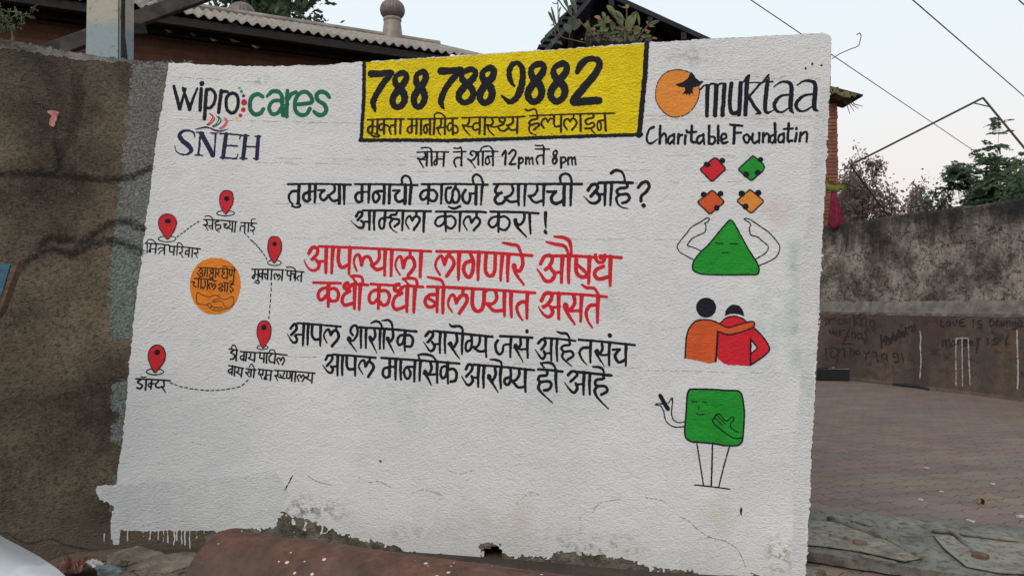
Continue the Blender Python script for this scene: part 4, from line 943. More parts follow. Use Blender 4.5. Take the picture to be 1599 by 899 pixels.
# ------------------------------------------------------------ the map of helpers: pins, routes, captions, badge
V7 = (210, 290, 7.49); W6 = (290, 355, 6.2); X5 = (200, 490, 5.33)
pins = [(V7, '385,330 450,348 490,402 488,472 440,565 385,625 330,560 285,470 290,390 330,345', (393, 415, 36, 26), (382, 622, 102, 35), 9, 'second from the top, above the left caption'),
        (V7, '1085,55 1135,70 1158,130 1150,210 1112,280 1068,330 1020,270 998,190 1005,110 1040,65', (1082, 153, 32, 29), (1068, 322, 105, 30), 9, 'topmost'),
        (W6, '862,88 905,100 930,160 925,230 890,300 855,345 820,290 797,215 805,130 830,95', (865, 160, 21, 22), (860, 342, 66, 26), 8, 'nearest the large red message'),
        (X5, '1137,55 1175,70 1193,120 1185,190 1152,250 1125,285 1100,240 1075,170 1080,105 1105,65', (1133, 112, 21, 23), (1120, 278, 45, 18), 6, 'above the two-line caption'),
        (X5, '245,257 290,275 312,330 303,390 260,450 220,485 190,430 170,370 175,310 205,270', (243, 318, 24, 24), (225, 480, 72, 25), 8, 'lowest, beside the white edge')]
for crop, pl, dt, rg, wd, where in pins:
    pin = paint('location_pin', [(crop, 8, 'P: ' + pl)], M['pinred'], off=.0044, step=.55, rough=.15, label='red map pin, ' + where)
    paint('pin_ring', [(crop, 8, f'e{wd}: {rg[0]},{rg[1]} {rg[2]},{rg[3]}')], M['black'], pin, .0034, .5, .15, grow=.2)
    paint('pin_outline', [(crop, 8, f'{wd}c: ' + pl)], M['black'], pin, .0052, .5, .12)
    paint('pin_eye', [(crop, 8, f'o: {dt[0]},{dt[1]} {dt[2]},{dt[3]}')], M['black'], pin, .0052, .5, .15)
def dashes(pts, dash, gap, wd):
    P = catmull(np.array(pts, float), 12); d = np.r_[0, np.cumsum(np.hypot(*np.diff(P, axis=0).T))]
    out = []; s = 0
    while s + dash < d[-1]:
        a = [np.interp(s, d, P[:, 0]), np.interp(s, d, P[:, 1])]; b = [np.interp(s + dash, d, P[:, 0]), np.interp(s + dash, d, P[:, 1])]
        out.append(f'{wd}s: {a[0]:.1f},{a[1]:.1f} {b[0]:.1f},{b[1]:.1f}'); s += dash + gap
    return '\n'.join(out)
paint('dotted_route', [(V7, 8, dashes([(500, 600), (560, 555), (640, 495), (720, 438), (795, 398)], 26, 22, 9)), (V7, 8, dashes([(1292, 556), (1370, 640), (1430, 700), (1500, 790)], 20, 30, 9)),
    (W6, 8, dashes([(645, 130), (705, 190), (760, 265), (795, 325)], 20, 22, 8)), (W6, 8, dashes([(832, 535), (822, 700), (805, 910)], 26, 28, 8)),
    (X5, 8, dashes([(348, 568), (430, 600), (540, 622), (650, 635), (760, 633), (850, 622), (940, 600), (1000, 548)], 24, 20, 7))], M['black'], step=.5, rough=.12, grow=.25, label='dashed black lines between the map pins')
paint('pin_caption', [(V7, 14, '''
15: 125,672 260,680 402,694; 150,675 148,782; 12: 145,660 165,630 215,635 256,678; 16: 192,685 186,775; 14: 188,735 168,765 185,780; 12s: 190,735 245,738; 17: 256,685 246,792
17: 356,695 350,802; 14: 350,735 310,725 278,742; 12: 345,750 310,765 285,795; 15: 405,704 590,718 772,740; 16: 415,710 415,768 455,775; 17: 466,710 460,808
505,712 497,812; 12: 500,700 510,670 545,675 572,718; 16: 555,720 560,770 525,790; 15>8: 530,782 572,842; 15: 640,760 605,762 600,800 640,800; 17: 642,730 636,828; 17: 680,730 674,838; 16: 735,740 740,785 700,792; 15>8: 705,785 740,845''')], M['black'], step=.42, rough=.08, grow=.13, label='two-word caption under the left pin')
paint('pin_caption', [(V7, 14, '''
14: 810,396 1000,404 1200,422; 15: 838,400 855,445 810,458; 14>8: 820,457 862,522; 12s: 845,462 885,470; 17: 916,405 912,512; 12: 912,466 890,468 880,484 890,502; 12: 828,358 880,355 928,402; 16: 985,415 945,430 960,460 1002,460 1010,492 972,512; 14>8: 950,470 955,512 1000,547
16: 1040,450 1078,450 1050,480 1090,500; 15: 1112,425 1120,465 1095,480; 15: 1092,488 1140,512; 17: 1148,425 1142,537; 17: 1184,425 1172,542
14: 1245,430 1430,440; 15: 1290,470 1246,477 1236,527; 17: 1292,435 1288,542; 17: 1337,440 1330,540; 16: 1392,440 1362,465 1400,485 1396,520 1358,522; 14>8: 1380,520 1397,572; 11: 1370,430 1372,395 1412,390''')], M['black'], step=.42, rough=.08, grow=.13, label='two-word caption under the topmost pin')
paint('pin_caption', [(W6, 13, '''
13: 642,405 800,406 948,412; 15: 672,415 666,482; 13: 664,458 644,484 662,496; 11s: 668,456 702,454; 15: 706,415 700,512; 12: 680,515 710,520 705,542 668,530; 15: 747,415 743,502; 12: 740,440 714,455 724,480 742,460; 12: 746,450 772,447
15: 797,415 793,503; 13: 792,450 768,460 776,496; 15: 834,415 828,506; 13: 890,480 878,450 856,460 866,500; 13: 890,480 905,455 917,480 894,507; 15: 940,415 933,512
13: 968,414 1146,432; 14: 987,420 985,460 1012,472; 15: 1022,420 1016,512; 13: 1024,450 1050,450 1050,488; 15: 1067,425 1061,512; 12: 978,385 1020,385 1050,395 1067,422; 15: 1127,430 1118,522; 12: 1117,470 1095,472 1080,490 1092,512''')], M['black'], step=.42, rough=.08, grow=.13, label='two-word caption under the pin beside the red message')
paint('pin_caption', [(X5, 13, '''
12: 842,290 912,300; 14: 882,300 856,320 886,340 880,370 853,376; 14: 907,300 900,387; 9: 860,292 870,262 890,262 907,298; 12: 935,312 1078,322; 12: 960,345 936,355 945,380 962,370; 14: 967,318 962,387; 14: 987,320 980,387; 12: 1022,325 1020,355 1003,367 1037,382; 14: 1057,322 1050,397
12: 1088,320 1200,328 1322,342; 13: 1102,325 1098,363 1130,370; 14: 1134,328 1130,402; 14: 1157,330 1152,407; 13: 1196,335 1175,360 1180,395 1207,402; 14: 1228,335 1220,412; 9: 1172,325 1185,300 1215,300 1230,332; 12: 1272,390 1260,365 1240,380 1257,417; 12: 1272,390 1290,360 1302,385 1284,422
12: 838,428 962,452; 12: 860,455 835,470 845,490 862,480; 14: 870,430 865,502; 14: 892,435 885,512; 12: 922,445 920,475 903,482 932,502; 14: 950,450 942,522; 12: 985,455 1067,466; 13: 1007,460 1005,485 980,487; 12>7: 985,490 1012,527; 14: 1027,460 1022,517; 14: 1052,465 1045,527; 9: 1010,442 1030,415 1057,462
12: 1085,458 1202,472; 13: 1096,465 1090,500 1122,502; 12>7: 1100,505 1117,542; 13: 1124,465 1122,507; 14: 1152,470 1148,532; 12: 1147,508 1135,540 1157,540; 10s: 1150,507 1185,507; 14: 1192,470 1185,552
12: 1222,468 1390,478 1557,492; 13: 1247,475 1247,508 1222,512; 12>7: 1226,512 1247,557; 11: 1266,500 1277,530 1252,522; 12: 1302,485 1288,530 1307,535; 13: 1326,480 1322,528 1347,530 1350,482; 14: 1370,485 1362,557; 14: 1397,485 1390,562; 12: 1440,530 1430,505 1410,520 1422,557; 12: 1440,530 1460,505 1467,530 1450,562; 12: 1502,490 1502,520 1478,527 1517,552; 14: 1537,490 1530,572''')], M['black'], step=.42, rough=.08, grow=.13, label='two-line caption under the lower right pin')
paint('pin_caption', [(X5, 14, '''
13: 65,538 200,544 350,554; 15: 107,545 80,565 107,585 120,597 100,620 73,612; 15: 152,545 145,630; 9: 108,520 130,528 152,522; 15: 197,550 190,622; 12: 190,572 168,587 180,606 193,592; 12: 200,580 218,578; 14: 252,552 250,565 232,580 234,606 262,612; 14: 297,555 300,600 273,607; 13>8: 280,602 312,652''')], M['black'], step=.42, rough=.08, grow=.15, label='one-word caption under the lowest pin')
badge = paint('orange_badge', [(W6, 8, 'P: 290,295 400,318 490,400 530,500 525,620 480,740 400,815 290,840 190,825 110,760 60,670 42,570 55,460 110,365 190,310')], M['brightorange'], off=.0034, step=1.0, rough=.3, label='orange round badge with brown lettering and a handshake')
paint('badge_lettering', [(W6, 12, '''
11: 125,388 230,392 335,402; 12: 128,425 150,400 165,422 140,442 168,455 152,478 112,440; 9s: 165,440 185,440; 13: 192,400 182,472; 13: 213,402 208,477; 11: 258,408 238,414 244,434 260,430; 11: 260,442 232,462 240,488 266,480; 13: 270,405 265,487; 13: 294,405 290,487; 12: 322,405 322,440 298,442; 11>7: 304,440 330,482
11: 345,395 482,414; 12: 368,402 355,430 378,440 352,465 366,490 400,490; 13: 407,402 402,502; 10: 363,375 395,380 406,402; 12: 426,410 425,458 446,465 452,412; 13: 472,415 465,522; 10: 443,385 470,390 479,412
11: 85,493 200,500 300,520; 12: 58,530 88,530 75,558 102,577; 13: 127,500 122,582; 12: 133,484 134,486; 13: 152,505 148,592; 12: 186,512 190,560 172,594 162,574; 13: 214,512 210,602; 12: 258,578 250,540 226,555 238,597; 12: 258,578 280,545 292,570 268,602; 10: 238,495 265,500 277,522
12: 325,560 345,540 357,563 332,585 357,600 340,617 318,588; 9s: 355,575 380,573; 13: 382,540 378,617; 13: 407,545 400,622; 11: 370,533 472,547; 12: 457,550 430,570 452,588 462,610 432,625; 11>7: 430,602 442,642; 10: 428,520 450,525 462,547''')], M['brownblack'], badge, .0044, .42, .08, grow=-.02)
paint('badge_handshake', [(W6, 7, '''
7s: 112,628 104,680 112,735 160,745 210,748; 7: 112,628 160,650 200,665 235,675 270,656 320,665 350,690 385,695 420,682 452,665 468,700 462,745 430,770 395,788
7: 328,688 290,700 262,712 278,722 345,712 370,745 398,782; 7: 210,748 228,733 250,748 242,772; 7: 212,752 240,785 290,805 340,800 390,785; 7: 240,772 262,765 280,778 272,795; 7: 280,782 305,770 318,785; 7: 318,788 340,770 358,780''')], M['brownblack'], badge, .0044, .42, .08, grow=-.02)

# ------------------------------------------------------------ drawings down the right side
Y8 = (1040, 235, 7.995); Z8 = (1040, 330, 7.995); AA = (1040, 460, 7.49); AB = (1010, 595, 4.995)
for lab, mt, pl, blobs in (('red', 'red', '600,92 635,100 735,215 735,245 590,378 560,382 435,255 430,230', '702,130 36,34; o: 520,182 36,28; o: 500,165 30,22'),
        ('green', 'green', '1080,68 1110,85 1215,175 1228,215 1205,260 1075,372 1050,372 908,248 905,230', '1178,116 34,34; o: 1000,302 40,38; o: 1142,278 38,36'),
        ('orange-red', 'redorange', '570,500 600,515 715,625 718,655 565,786 535,786 402,660 398,640', '470,552 40,36; o: 680,540 36,36; o: 632,718 34,36'),
        ('orange', 'orange', '1040,492 1065,500 1208,620 1212,645 1080,772 1050,776 892,640 892,620', '945,540 42,40; o: 1150,530 40,38; o: 992,700 40,38')):
    pz = paint('puzzle_piece', [(Y8, 10, 'p: ' + pl)], M[mt], off=.0036, step=.6, rough=.15, label=lab + ' puzzle piece with black knobs')
    paint('piece_outline', [(Y8, 10, '17sc: ' + pl + '\no: ' + blobs)], M['black'], pz, .0046, .5, .15)
tri_ = '800,112 835,130 900,240 1000,425 1080,555 1140,650 1160,710 1150,770 1110,788 1000,790 800,792 500,786 400,768 345,738 330,690 350,610 430,510 520,425 650,270 770,130'
fig = paint('triangle_figure', [(Z8, 10, 'p: ' + tri_)], M['green'], off=.0036, step=.7, rough=.2, label='green triangle with closed eyes and raised arms')
paint('figure_outline', [(Z8, 11, '15c: ' + tri_ + '''
11s: 608,392 650,398 705,400; 11s: 800,404 850,404 895,406; 10s: 705,518 775,518
10: 430,490 340,450 268,425 290,380 325,340 400,300 478,265 495,220 495,170 480,152 520,130 538,100 515,80 470,105 420,140 320,195 260,270 200,340 140,430 150,475 185,515 340,602
10: 1112,598 1180,560 1240,520 1275,465 1262,420 1200,370 1140,320 1060,295 1042,240 1040,205 1055,160 1010,120 975,98 1010,88 1070,115 1180,190 1290,270 1400,400 1418,470 1370,570 1270,630 1160,676''')], M['black'], fig, .0048, .5, .15, grow=.2)
ora = '225,740 235,520 250,450 275,385 340,312 400,295 450,290 540,302 640,345 715,380 830,355 940,322 1012,312 1035,342 1010,385 890,430 800,455 715,465 605,425 595,600 580,785 540,795 500,800 400,775'
fr = paint('embracing_figures', [(AA, 10, 'p: 620,340 700,270 790,250 880,270 950,320 1035,390 1130,490 1190,575 1208,640 1160,700 1000,815 960,832 850,822 720,820 640,780 600,735 600,430\nn: 1000,545 1065,622 1000,680')], M['red'], off=.0036, step=.7, rough=.3, label='two painted people seen from behind, one in orange with an arm around one in red')
paint('orange_back', [(AA, 10, 'p: ' + ora)], M['redorange'], fr, .0042, .7, .25)
paint('painted_head', [(AA, 10, 'o: 468,150 117,117')], M['black'], fr, .0042, .7, .2)
paint('painted_head', [(AA, 10, 'p: 684,245 695,190 720,150 760,122 800,115 850,125 885,160 905,200 914,250 880,240 850,228 800,222 750,226 715,236')], M['black'], fr, .0042, .7, .2)
paint('figure_outline', [(AA, 14, '''
17: 222,740 235,520 250,450 275,385 340,312 400,295 450,290 540,302 640,345 715,380 830,355 940,322 1012,312 1035,342 1010,385 890,430 800,455 715,465 605,425; 24: 605,430 595,600 580,772
14: 625,338 700,270 790,250 880,270 945,318; 17: 1035,390 1130,490 1190,575 1208,640 1160,700 1080,760 988,820; 20: 988,510 985,820; 16s: 990,515 1070,620 990,690''')], M['black'], fr, .005, .5, .15)
sq = '330,68 360,60 510,62 620,70 700,72 735,95 748,140 756,200 760,260 755,350 748,440 735,478 700,498 620,500 560,490 510,482 420,474 350,468 310,445 297,410 296,350 302,300 310,180 315,110'
fs = paint('square_figure', [(AB, 10, 'p: ' + sq)], M['green'], off=.0036, step=.7, rough=.2, label='green square figure on three thin legs holding up a telephone')
paint('figure_outline', [(AB, 8, '11c: ' + sq + '''
7s: 350,157 392,160; 7s: 435,160 464,162; 6s: 405,195 402,222; 7: 388,250 410,258 442,256
7: 738,440 680,442 610,400 560,360 515,318 520,290 545,255 570,256 618,308 662,275 678,295 650,340 668,372 712,396; 6s: 530,282 588,340; 6s: 545,260 608,328
7: 295,312 250,320 208,298 192,250 198,180 197,128 165,172; 7: 292,350 220,355 160,322 140,280 130,230 105,190 66,182 85,172 128,176
8s: 390,485 415,640 442,810; 10s: 512,490 508,640 502,818; 8s: 642,510 600,660 560,822; 8: 375,805 500,818 645,838
30s: 105,112 164,214''')], M['black'], fs, .0048, .5, .15, grow=.25)
# pencil guide lines left by the sign writer
rows = [(245, 640, 1000, 0), (268, 640, 1040, -2), (187, 280, 560, 6), (247, 430, 640, 3), (254, 400, 640, 4), (288, 440, 1060, -2), (318, 430, 760, 0), (372, 455, 1060, 2), (540, 450, 1000, 14), (556, 450, 1000, 18), (187, 1010, 1270, -2), (125, 1100, 1290, -2), (181, 1010, 1290, 1), (243, 1040, 1150, 1), (265, 1040, 1160, 1), (284, 1040, 1160, 0), (402, 1010, 1090, 2), (578, 1010, 1200, 4), (120, 270, 420, 10)]
tx = []
for y, xa, xb, dy in rows:
    x = xa
    while x < xb:
        L = random.uniform(18, 70); e_ = min(xb, x + L); k = lambda x_: y + dy * (x_ - xa) / (xb - xa)
        tx.append(f'{random.choice((.5, .6, .7))}s: {x:.1f},{k(x):.1f} {e_:.1f},{k(e_):.1f}'); x = e_ + random.uniform(2, 40)
paint('guide_lines', [(PXL, .7, '\n'.join(tx))], M['pencil'], off=.0029, step=.55, rough=.14, label='thin ruled guide lines between the letters')
# a smoother pale band down the right edge and small dark marks
paint('dark_marks', [(PXL, 3, '3: 1157,792,2 1157,797,4 1157,803,2; 3: 594,719 595,720; 1.2: 445,765 457,742; 3: 1268,100 1268,101; 3: 1258,107 1258,108; 2.4: 1282,102 1283,103; 2: 760,455 760,456')], M['brownblack'], off=.0034, step=.5, rough=.3)
# ------------------------------------------------------------ brick shed with corrugated roof, behind the wall on the left
AX = math.atan2(.413, .911)                      # its long axis runs away to the right
shed = empty('brick_shed', (-2.98, 7.0, 0), AX)
tag(shed, 'long old brick shed with a corrugated sheet roof and two rusty roof ventilators', 'shed')
def local(name, bm, mat, parent, smooth=False):
    return bmobj(name, bm, mat, parent, smooth)
EZ, RZ, RW = 4.30, 5.30, 2.5
bm = bmesh.new()
add_box(bm, (-2.4, .62, 2.11), (11.0, .22, 4.22)); add_box(bm, (-2.4, 4.6, 2.2), (11.0, .2, 4.4)); add_box(bm, (3.0, 2.6, 2.2), (.2, 3.75, 4.4)); add_box(bm, (-7.8, 2.6, 2.2), (.2, 3.75, 4.4))
local('wall', bm, M['brick'], shed)
def corr(x0, x1, ya, za, yb, zb, per=.098, amp=.018, wob=0):
    n = int((x1 - x0) / per * 10); V = []; F = []
    rng = random.Random(3)
    for i in range(n + 1):
        x = x0 + (x1 - x0) * i / n; h = amp * math.sin(x / per * 2 * math.pi)
        sh = int((x - x0) / .9); r2 = random.Random(sh); dy = r2.uniform(-.02, .02); dz = r2.uniform(-.006, .012)
        for k in range(4):
            f = k / 3; V.append((x, ya + dy * (1 - f) + (yb - ya) * f, za + dz + (zb - za) * f + h))
    m = 4
    for i in range(n):
        for k in range(3): F.append((i * m + k, (i + 1) * m + k, (i + 1) * m + k + 1, i * m + k + 1))
    k0 = len(V)
    V += [(a, b, c - .008) for a, b, c in V]
    F += [tuple(v + k0 for v in f[::-1]) for f in F]
    for i in range(n):
        F.append((i * m, k0 + i * m, k0 + (i + 1) * m, (i + 1) * m))
    return V, F
V, F = corr(-8.2, 3.25, 0, EZ, RW, RZ); roof = mesh('roof', V, F, M['rooftile'], shed, True)
V, F = corr(-8.2, 3.25, 2 * RW, EZ, RW, RZ); V = [(a, b, c + .0) for a, b, c in V]; mesh('roof', V, [f[::-1] for f in F], M['rooftile'], shed, True)
bm = bmesh.new(); tube(bm, [(-8.2, RW, RZ + .015), (3.25, RW, RZ + .015)], .05, 8); bmobj('ridge_cap', bm, M['rooftile'], roof)
bm = bmesh.new()
beam_box(bm, (-8.2, .06, EZ - .07), (3.2, .06, EZ - .07), .07, .08)
beam_box(bm, (-8.2, .30, EZ - .075), (3.2, .30, EZ - .075), .09, .09)
for i in range(-7, 4):
    beam_box(bm, (i * 1.1 + .3, .03, EZ - .06), (i * 1.1 + .3, RW, RZ - .07), .06, .10)
    beam_box(bm, (i * 1.1 + .3, .17, EZ - .04), (i * 1.1 + .3, .17, EZ - .12), .05, .05)
local('eave_timber', bm, M['darkwood'], shed)
# pale scallops under the eave: torn fringe, and sky light through gaps as colour
for x in [-2.9, -2.6, -2.25, -1.95, -.95 + .1, -.72, -.5, -.28, -.06, .12, .32, .52]:
    bm = bmesh.new(); wd = random.uniform(.06, .12); top = EZ - .115 + random.uniform(-.02, .02); n = 6; vs = []
    for k in range(n + 1):
        t = k / n; xx_ = x + (t - .5) * wd; d = .022 * math.sin(t * math.pi) + .004
        vs.append((bm.verts.new((xx_, .245 + .01 * math.sin(k), top - d + (t - .5) * -.02)), bm.verts.new((xx_, .25, top + (t - .5) * -.02))))
    for a, b in zip(vs, vs[1:]): bm.faces.new((a[0], b[0], b[1], a[1]))
    local('fringe_gap_light', bm, M['fringe_light_pale'], shed)
def shed_local(p):
    return shed.matrix_basis.inverted() @ Vector(p)
bpy.context.view_layer.update()
for k, (px, py, Y) in enumerate(((627, 50, 9.9), (381, 12, 9.4))):
    c = shed_local(at(px, py, Y)); c.y = RW + (.25 if k else .0); c.z = RZ - (.36 if k else .07)
    bm = bmesh.new(); lathe(bm, [(.155, 0), (.15, .05), (.118, .30), (.128, .31), (.128, .345), (.11, .35)], c, 28)
    vt = local('roof_ventilator', bm, M['vent'], shed, False)
    bm = bmesh.new(); lathe(bm, [(.10, .345), (.135, .37), (.162, .41), (.172, .46), (.165, .51), (.14, .555), (.10, .59), (.05, .61), (.01, .615)], c, 96, .03, 24)
    local('ventilator_dome', bm, M['vent_dome'], vt, True)

# post and slanting beam
pb = at(172, 92, 5.1)
post = empty('concrete_post', (pb.x, pb.y, 0)); tag(post, 'square concrete post, cream above and faded blue below, standing behind the wall', 'post')
bm = bmesh.new(); r = bmesh.ops.create_cube(bm, size=1)['verts']
for v in r:
    v.co = Vector((v.co.x * (.215 if v.co.z > 0 else .275), v.co.y * .2, 5.2 if v.co.z > 0 else -.05))
bmesh.ops.bevel(bm, geom=list(bm.edges), offset=.012, segments=2, affect='EDGES')
bmobj('post_shaft', bm, M['post'], post)
bm = bmesh.new(); tube(bm, [(.150, -.08, 0), (.138, -.08, 2.6), (.137, -.09, 3.2), (.128, -.08, 3.6), (.118, -.08, 5.2)], .014, 8); tube(bm, [(.165, -.07, 2.5), (.158, -.09, 3.25), (.13, -.1, 3.5), (.135, -.06, 4.2)], .009, 6)
bmobj('cable_pipe', bm, M['darkwood'], post)
bm = bmesh.new(); a, b = at(70, 84, 5.75), at(345, -18, 6.35)
d = (b - a).normalized(); beam_box(bm, a - d * .5, b + d * .5, .09, .115, .006)
o = bmobj('slanting_beam', bm, M['greywood']); tag(o, 'weathered timber beam slanting up behind the concrete post', 'beam')
bm = bmesh.new(); beam_box(bm, at(203, 47, 5.72), at(224, 47, 5.80), .1, .08); o.data.materials
for v in bm.verts: pass
bmobj('beam_bracket', bm, M['darkwood'], o)

# ------------------------------------------------------------ dark gabled shed behind the plants
gs = empty('dark_gabled_shed', (.9, 8.4, 0)); tag(gs, 'dark shed with a steep sheet-metal gable roof behind the yellow panel', 'shed')
def W2(o, p): return Vector(p) - o.location
Yg = 8.0
apex, le, re_ = at(933, -21, Yg), at(846, 82, Yg), at(1128, 68, Yg)
def slab_pts(bm, pts, th):
    n = (pts[1] - pts[0]).cross(pts[3] - pts[0]).normalized() * th
    a = [bm.verts.new(p) for p in pts]; b = [bm.verts.new(p - n) for p in pts]
    bm.faces.new(a); bm.faces.new(b[::-1])
    for k in range(4): bm.faces.new((a[k], b[k], b[(k + 1) % 4], a[(k + 1) % 4]))
back = Vector((1.2, 4.2, .0))
bm = bmesh.new(); L = apex + (le - apex) * 1.3; Rr = apex + (re_ - apex) * 1.12
slab_pts(bm, [W2(gs, apex), W2(gs, apex + back), W2(gs, Rr + back), W2(gs, Rr)], -.05)
rf = bmobj('roof', bm, M['shedroof'], gs)
bm = bmesh.new(); slab_pts(bm, [W2(gs, apex), W2(gs, L), W2(gs, L + back), W2(gs, apex + back)], -.05)
# ragged sheet edge
bmobj('roof', bm, M['shedroof'], gs)
bm = bmesh.new()
for k in range(16):
    f = k / 15; p = apex + (L - apex) * (f * .98 + .01); s = random.uniform(.03, .09)
    beam_box(bm, W2(gs, p + Vector((-.02, -.01, .03))), W2(gs, p + Vector((-.02 - s, .3, .03 + s * .3))), .09, .03)
bmobj('sheet_edge', bm, M['shedroof'], rf)
bm = bmesh.new(); inset = .35
fa, fl, fr_ = [W2(gs, p + Vector((0, inset, -.09))) for p in (apex, L, Rr)]
q = [fa, fl, Vector((fl.x, fl.y, -.05)), Vector((fr_.x, fr_.y, -.05)), fr_]
a = [bm.verts.new(p) for p in q]; b = [bm.verts.new(p + Vector((1.05, 3.5, 0))) for p in q]
bm.faces.new(a[::-1]); bm.faces.new(b)
for k in range(5): bm.faces.new((a[k], a[(k + 1) % 5], b[(k + 1) % 5], b[k]))
bmobj('wall', bm, M['planks'], gs)
bm = bmesh.new()
for f in (.10, .38, .62): 
    p = apex + (Rr - apex) * f; beam_box(bm, W2(gs, p + Vector((0, .02, -.10))), W2(gs, p + Vector((0, .02, -.10)) + back * .9), .06, .09)
beam_box(bm, W2(gs, at(893, 10, Yg + .2)), W2(gs, at(890, 80, Yg + .2)), .07, .06); beam_box(bm, W2(gs, at(915, -5, Yg + .2)), W2(gs, at(920, 80, Yg + .2)), .07, .06)
bmobj('rafter', bm, M['darkwood'], gs)

# ------------------------------------------------------------ brick pillar, tiles and cloth at the far right end of the wall
PY = 17.0; p0 = at(1293, 300, PY)
bp = empty('brick_pillar', (p0.x, p0.y, 0)); tag(bp, 'red brick pillar with a mossy tiled cap just past the wall end', 'pillar')
zt_ = at(1293, 166, PY).z
bm = bmesh.new()
hh = 0; k = 0
while hh < zt_ - .01:
    off = random.uniform(-.012, .012); h = min(.085, zt_ - hh)
    add_box(bm, (-.20 + off, 0, hh + h / 2), (.66, .5, h - .008), None, .008); hh += h
bmobj('pillar_shaft', bm, M['pillar_brick'], bp)
bm = bmesh.new(); c = Vector((-.12, -.05, zt_))
slab_pts(bm, [Vector((-1.0, -.5, zt_ + .55)), Vector((-1.0, .5, zt_ + .55)), Vector((.60, .5, zt_ + .13)), Vector((.60, -.5, zt_ + .13))], -.045)
cap = bmobj('pillar_cap', bm, M['shedroof'], bp)
bm = bmesh.new()
for k in range(5): add_box(bm, (-.20 + k * .13, -.45, zt_ + .20 - k * .03 + .03 * math.sin(k * 2)), (.18, .3, .09 + .05 * (k % 2)), Matrix.Rotation(random.uniform(-.4, .4), 3, 'Y'), .015)
bmobj('mossy_tile', bm, M['moss'], cap)
bm = bmesh.new()
for k in range(4):
    s = Vector((.16 + .06 * k, -.42, zt_ + .03)); tube(bm, [s, s + Vector((.10, 0, -.10)), s + Vector((.18 + .04 * k, .02, -.32 + .06 * k))], [.013, .011, .006], 5)
bmobj('hanging_twig', bm, M['stem'], cap)
# yellow-green plastic strip and pink cloth
bm = bmesh.new(); pts = [at(1278, 283, 16.0), at(1288, 286, 15.8), at(1296, 291, 15.75), at(1306, 293, 15.75), at(1316, 291, 15.75), at(1324, 288, 15.8)]
hw = [.13, .17, .11, .085, .075, .02]; vs = []
for p, h in zip(pts, hw): vs.append([bm.verts.new(p + Vector((0, .03 * math.sin(i * 2), h * (1 - i)))) for i in range(3)])
for a, b in zip(vs, vs[1:]):
    for i in range(2): bm.faces.new((a[i], b[i], b[i + 1], a[i + 1]))
r_ = bmesh.ops.solidify(bm, geom=list(bm.faces), thickness=.006)
o = bmobj('plastic_strip', bm, M['yellowgreen'], None, True); tag(o, 'yellow-green plastic strip sticking out beside the brick pillar', 'plastic strip')
bm = bmesh.new(); rows_ = []
for j in range(14):
    f = j / 13; py = 300 + 55 * f; c = at(1300 + 2 * f, py, 15.75); hw_ = .05 + .16 * f ** 1.2; row = []
    for i in range(13):
        u = i / 12 * 2 - 1; row.append(bm.verts.new(c + Vector((u * hw_ + .04 * f, -.05 - .06 * f * math.sin(u * 7 + f * 2) - .05 * (1 - u * u), .035 * math.sin(u * 5) * f))))
    rows_.append(row)
for a, b in zip(rows_, rows_[1:]):
    for i in range(12): bm.faces.new((a[i], b[i], b[i + 1], a[i + 1]))
bmesh.ops.solidify(bm, geom=list(bm.faces), thickness=.006)
o = bmobj('hanging_cloth', bm, M['pinkcloth'], None, True); tag(o, 'crumpled pink cloth hanging below the brick pillar at the wall end', 'cloth')

# ------------------------------------------------------------ the far compound wall with graffiti
FA = at(1285, 470, 1.54 * 1150 / 110); FB = at(1599, 470, 1.54 * 1150 / 150.5)
A2 = Vector((FA.x, FA.y)); B2 = Vector((FB.x, FB.y)); dirw = (B2 - A2).normalized(); nrm = Vector((dirw.y, -dirw.x))
if nrm.dot(-A2) < 0: nrm = -nrm
fw = empty('compound_wall', (A2.x, A2.y, 0)); tag(fw, 'tall stained cement wall with a ledge and scrawled graffiti across the paved yard', 'wall')
def fwp(s, out, z):       # distance along, outwards from the upper face, height
    p = A2 + dirw * s + nrm * out; return Vector((p.x, p.y, z)) - fw.location
S0, S1 = -9.0, 9.0; NS = 220
def strip(name, prof, mat, amp=.0, sm=True, topn_=0):
    V = []; F = []
    tn = vnoise(NS, 5, RNG) * topn_ + vnoise(NS, 1.5, RNG) * topn_ * .5
    for i in range(NS):
        s = S0 + (S1 - S0) * i / (NS - 1)
        for k, (o_, z) in enumerate(prof):
            V.append(fwp(s, o_ + RNG.normal(0, amp), z + (tn[i] if z > 2.9 else RNG.normal(0, amp))))
    m = len(prof)
    for i in range(NS - 1):
        for k in range(m - 1): F.append((i * m + k, i * m + k + 1, (i + 1) * m + k + 1, (i + 1) * m + k))
    return mesh(name, V, F, mat, fw, False)
strip('upper_plaster', [(0, 1.60)] + [(0, z) for z in np.linspace(1.8, 3.15, 6)] + [(-.01, 3.21), (-.05, 3.25), (-.20, 3.24), (-.25, 3.19), (-.25, 0)], M['farwall'], .004, False, .018)
strip('ledge', [(.103, 1.33), (.106, 1.385), (.085, 1.41), (.04, 1.53), (.0, 1.605)], M['ledge'], .006)
strip('painted_plinth', [(.15, -.02), (.11, .06), (.10, .3), (.10, .7), (.10, 1.1), (.10, 1.345)], M['plinth'], .002)
def fwall_pt(px, py, off):
    x, f, z = ray(px, py); n = nrm; A = A2 + n * (.101 + off)
    k = (A.x * n.x + A.y * n.y) / (x * n.x + f * n.y)
    return np.stack([k * x, k * f, EYE + k * z], -1)
AC = (1270, 480, 7.49); AD = (1400, 480, 5.618)
def fpaint(name, parts, mat, label=None, **k):
    return paint(name, parts, mat, fw, mapper=fwall_pt, label=label, **k)
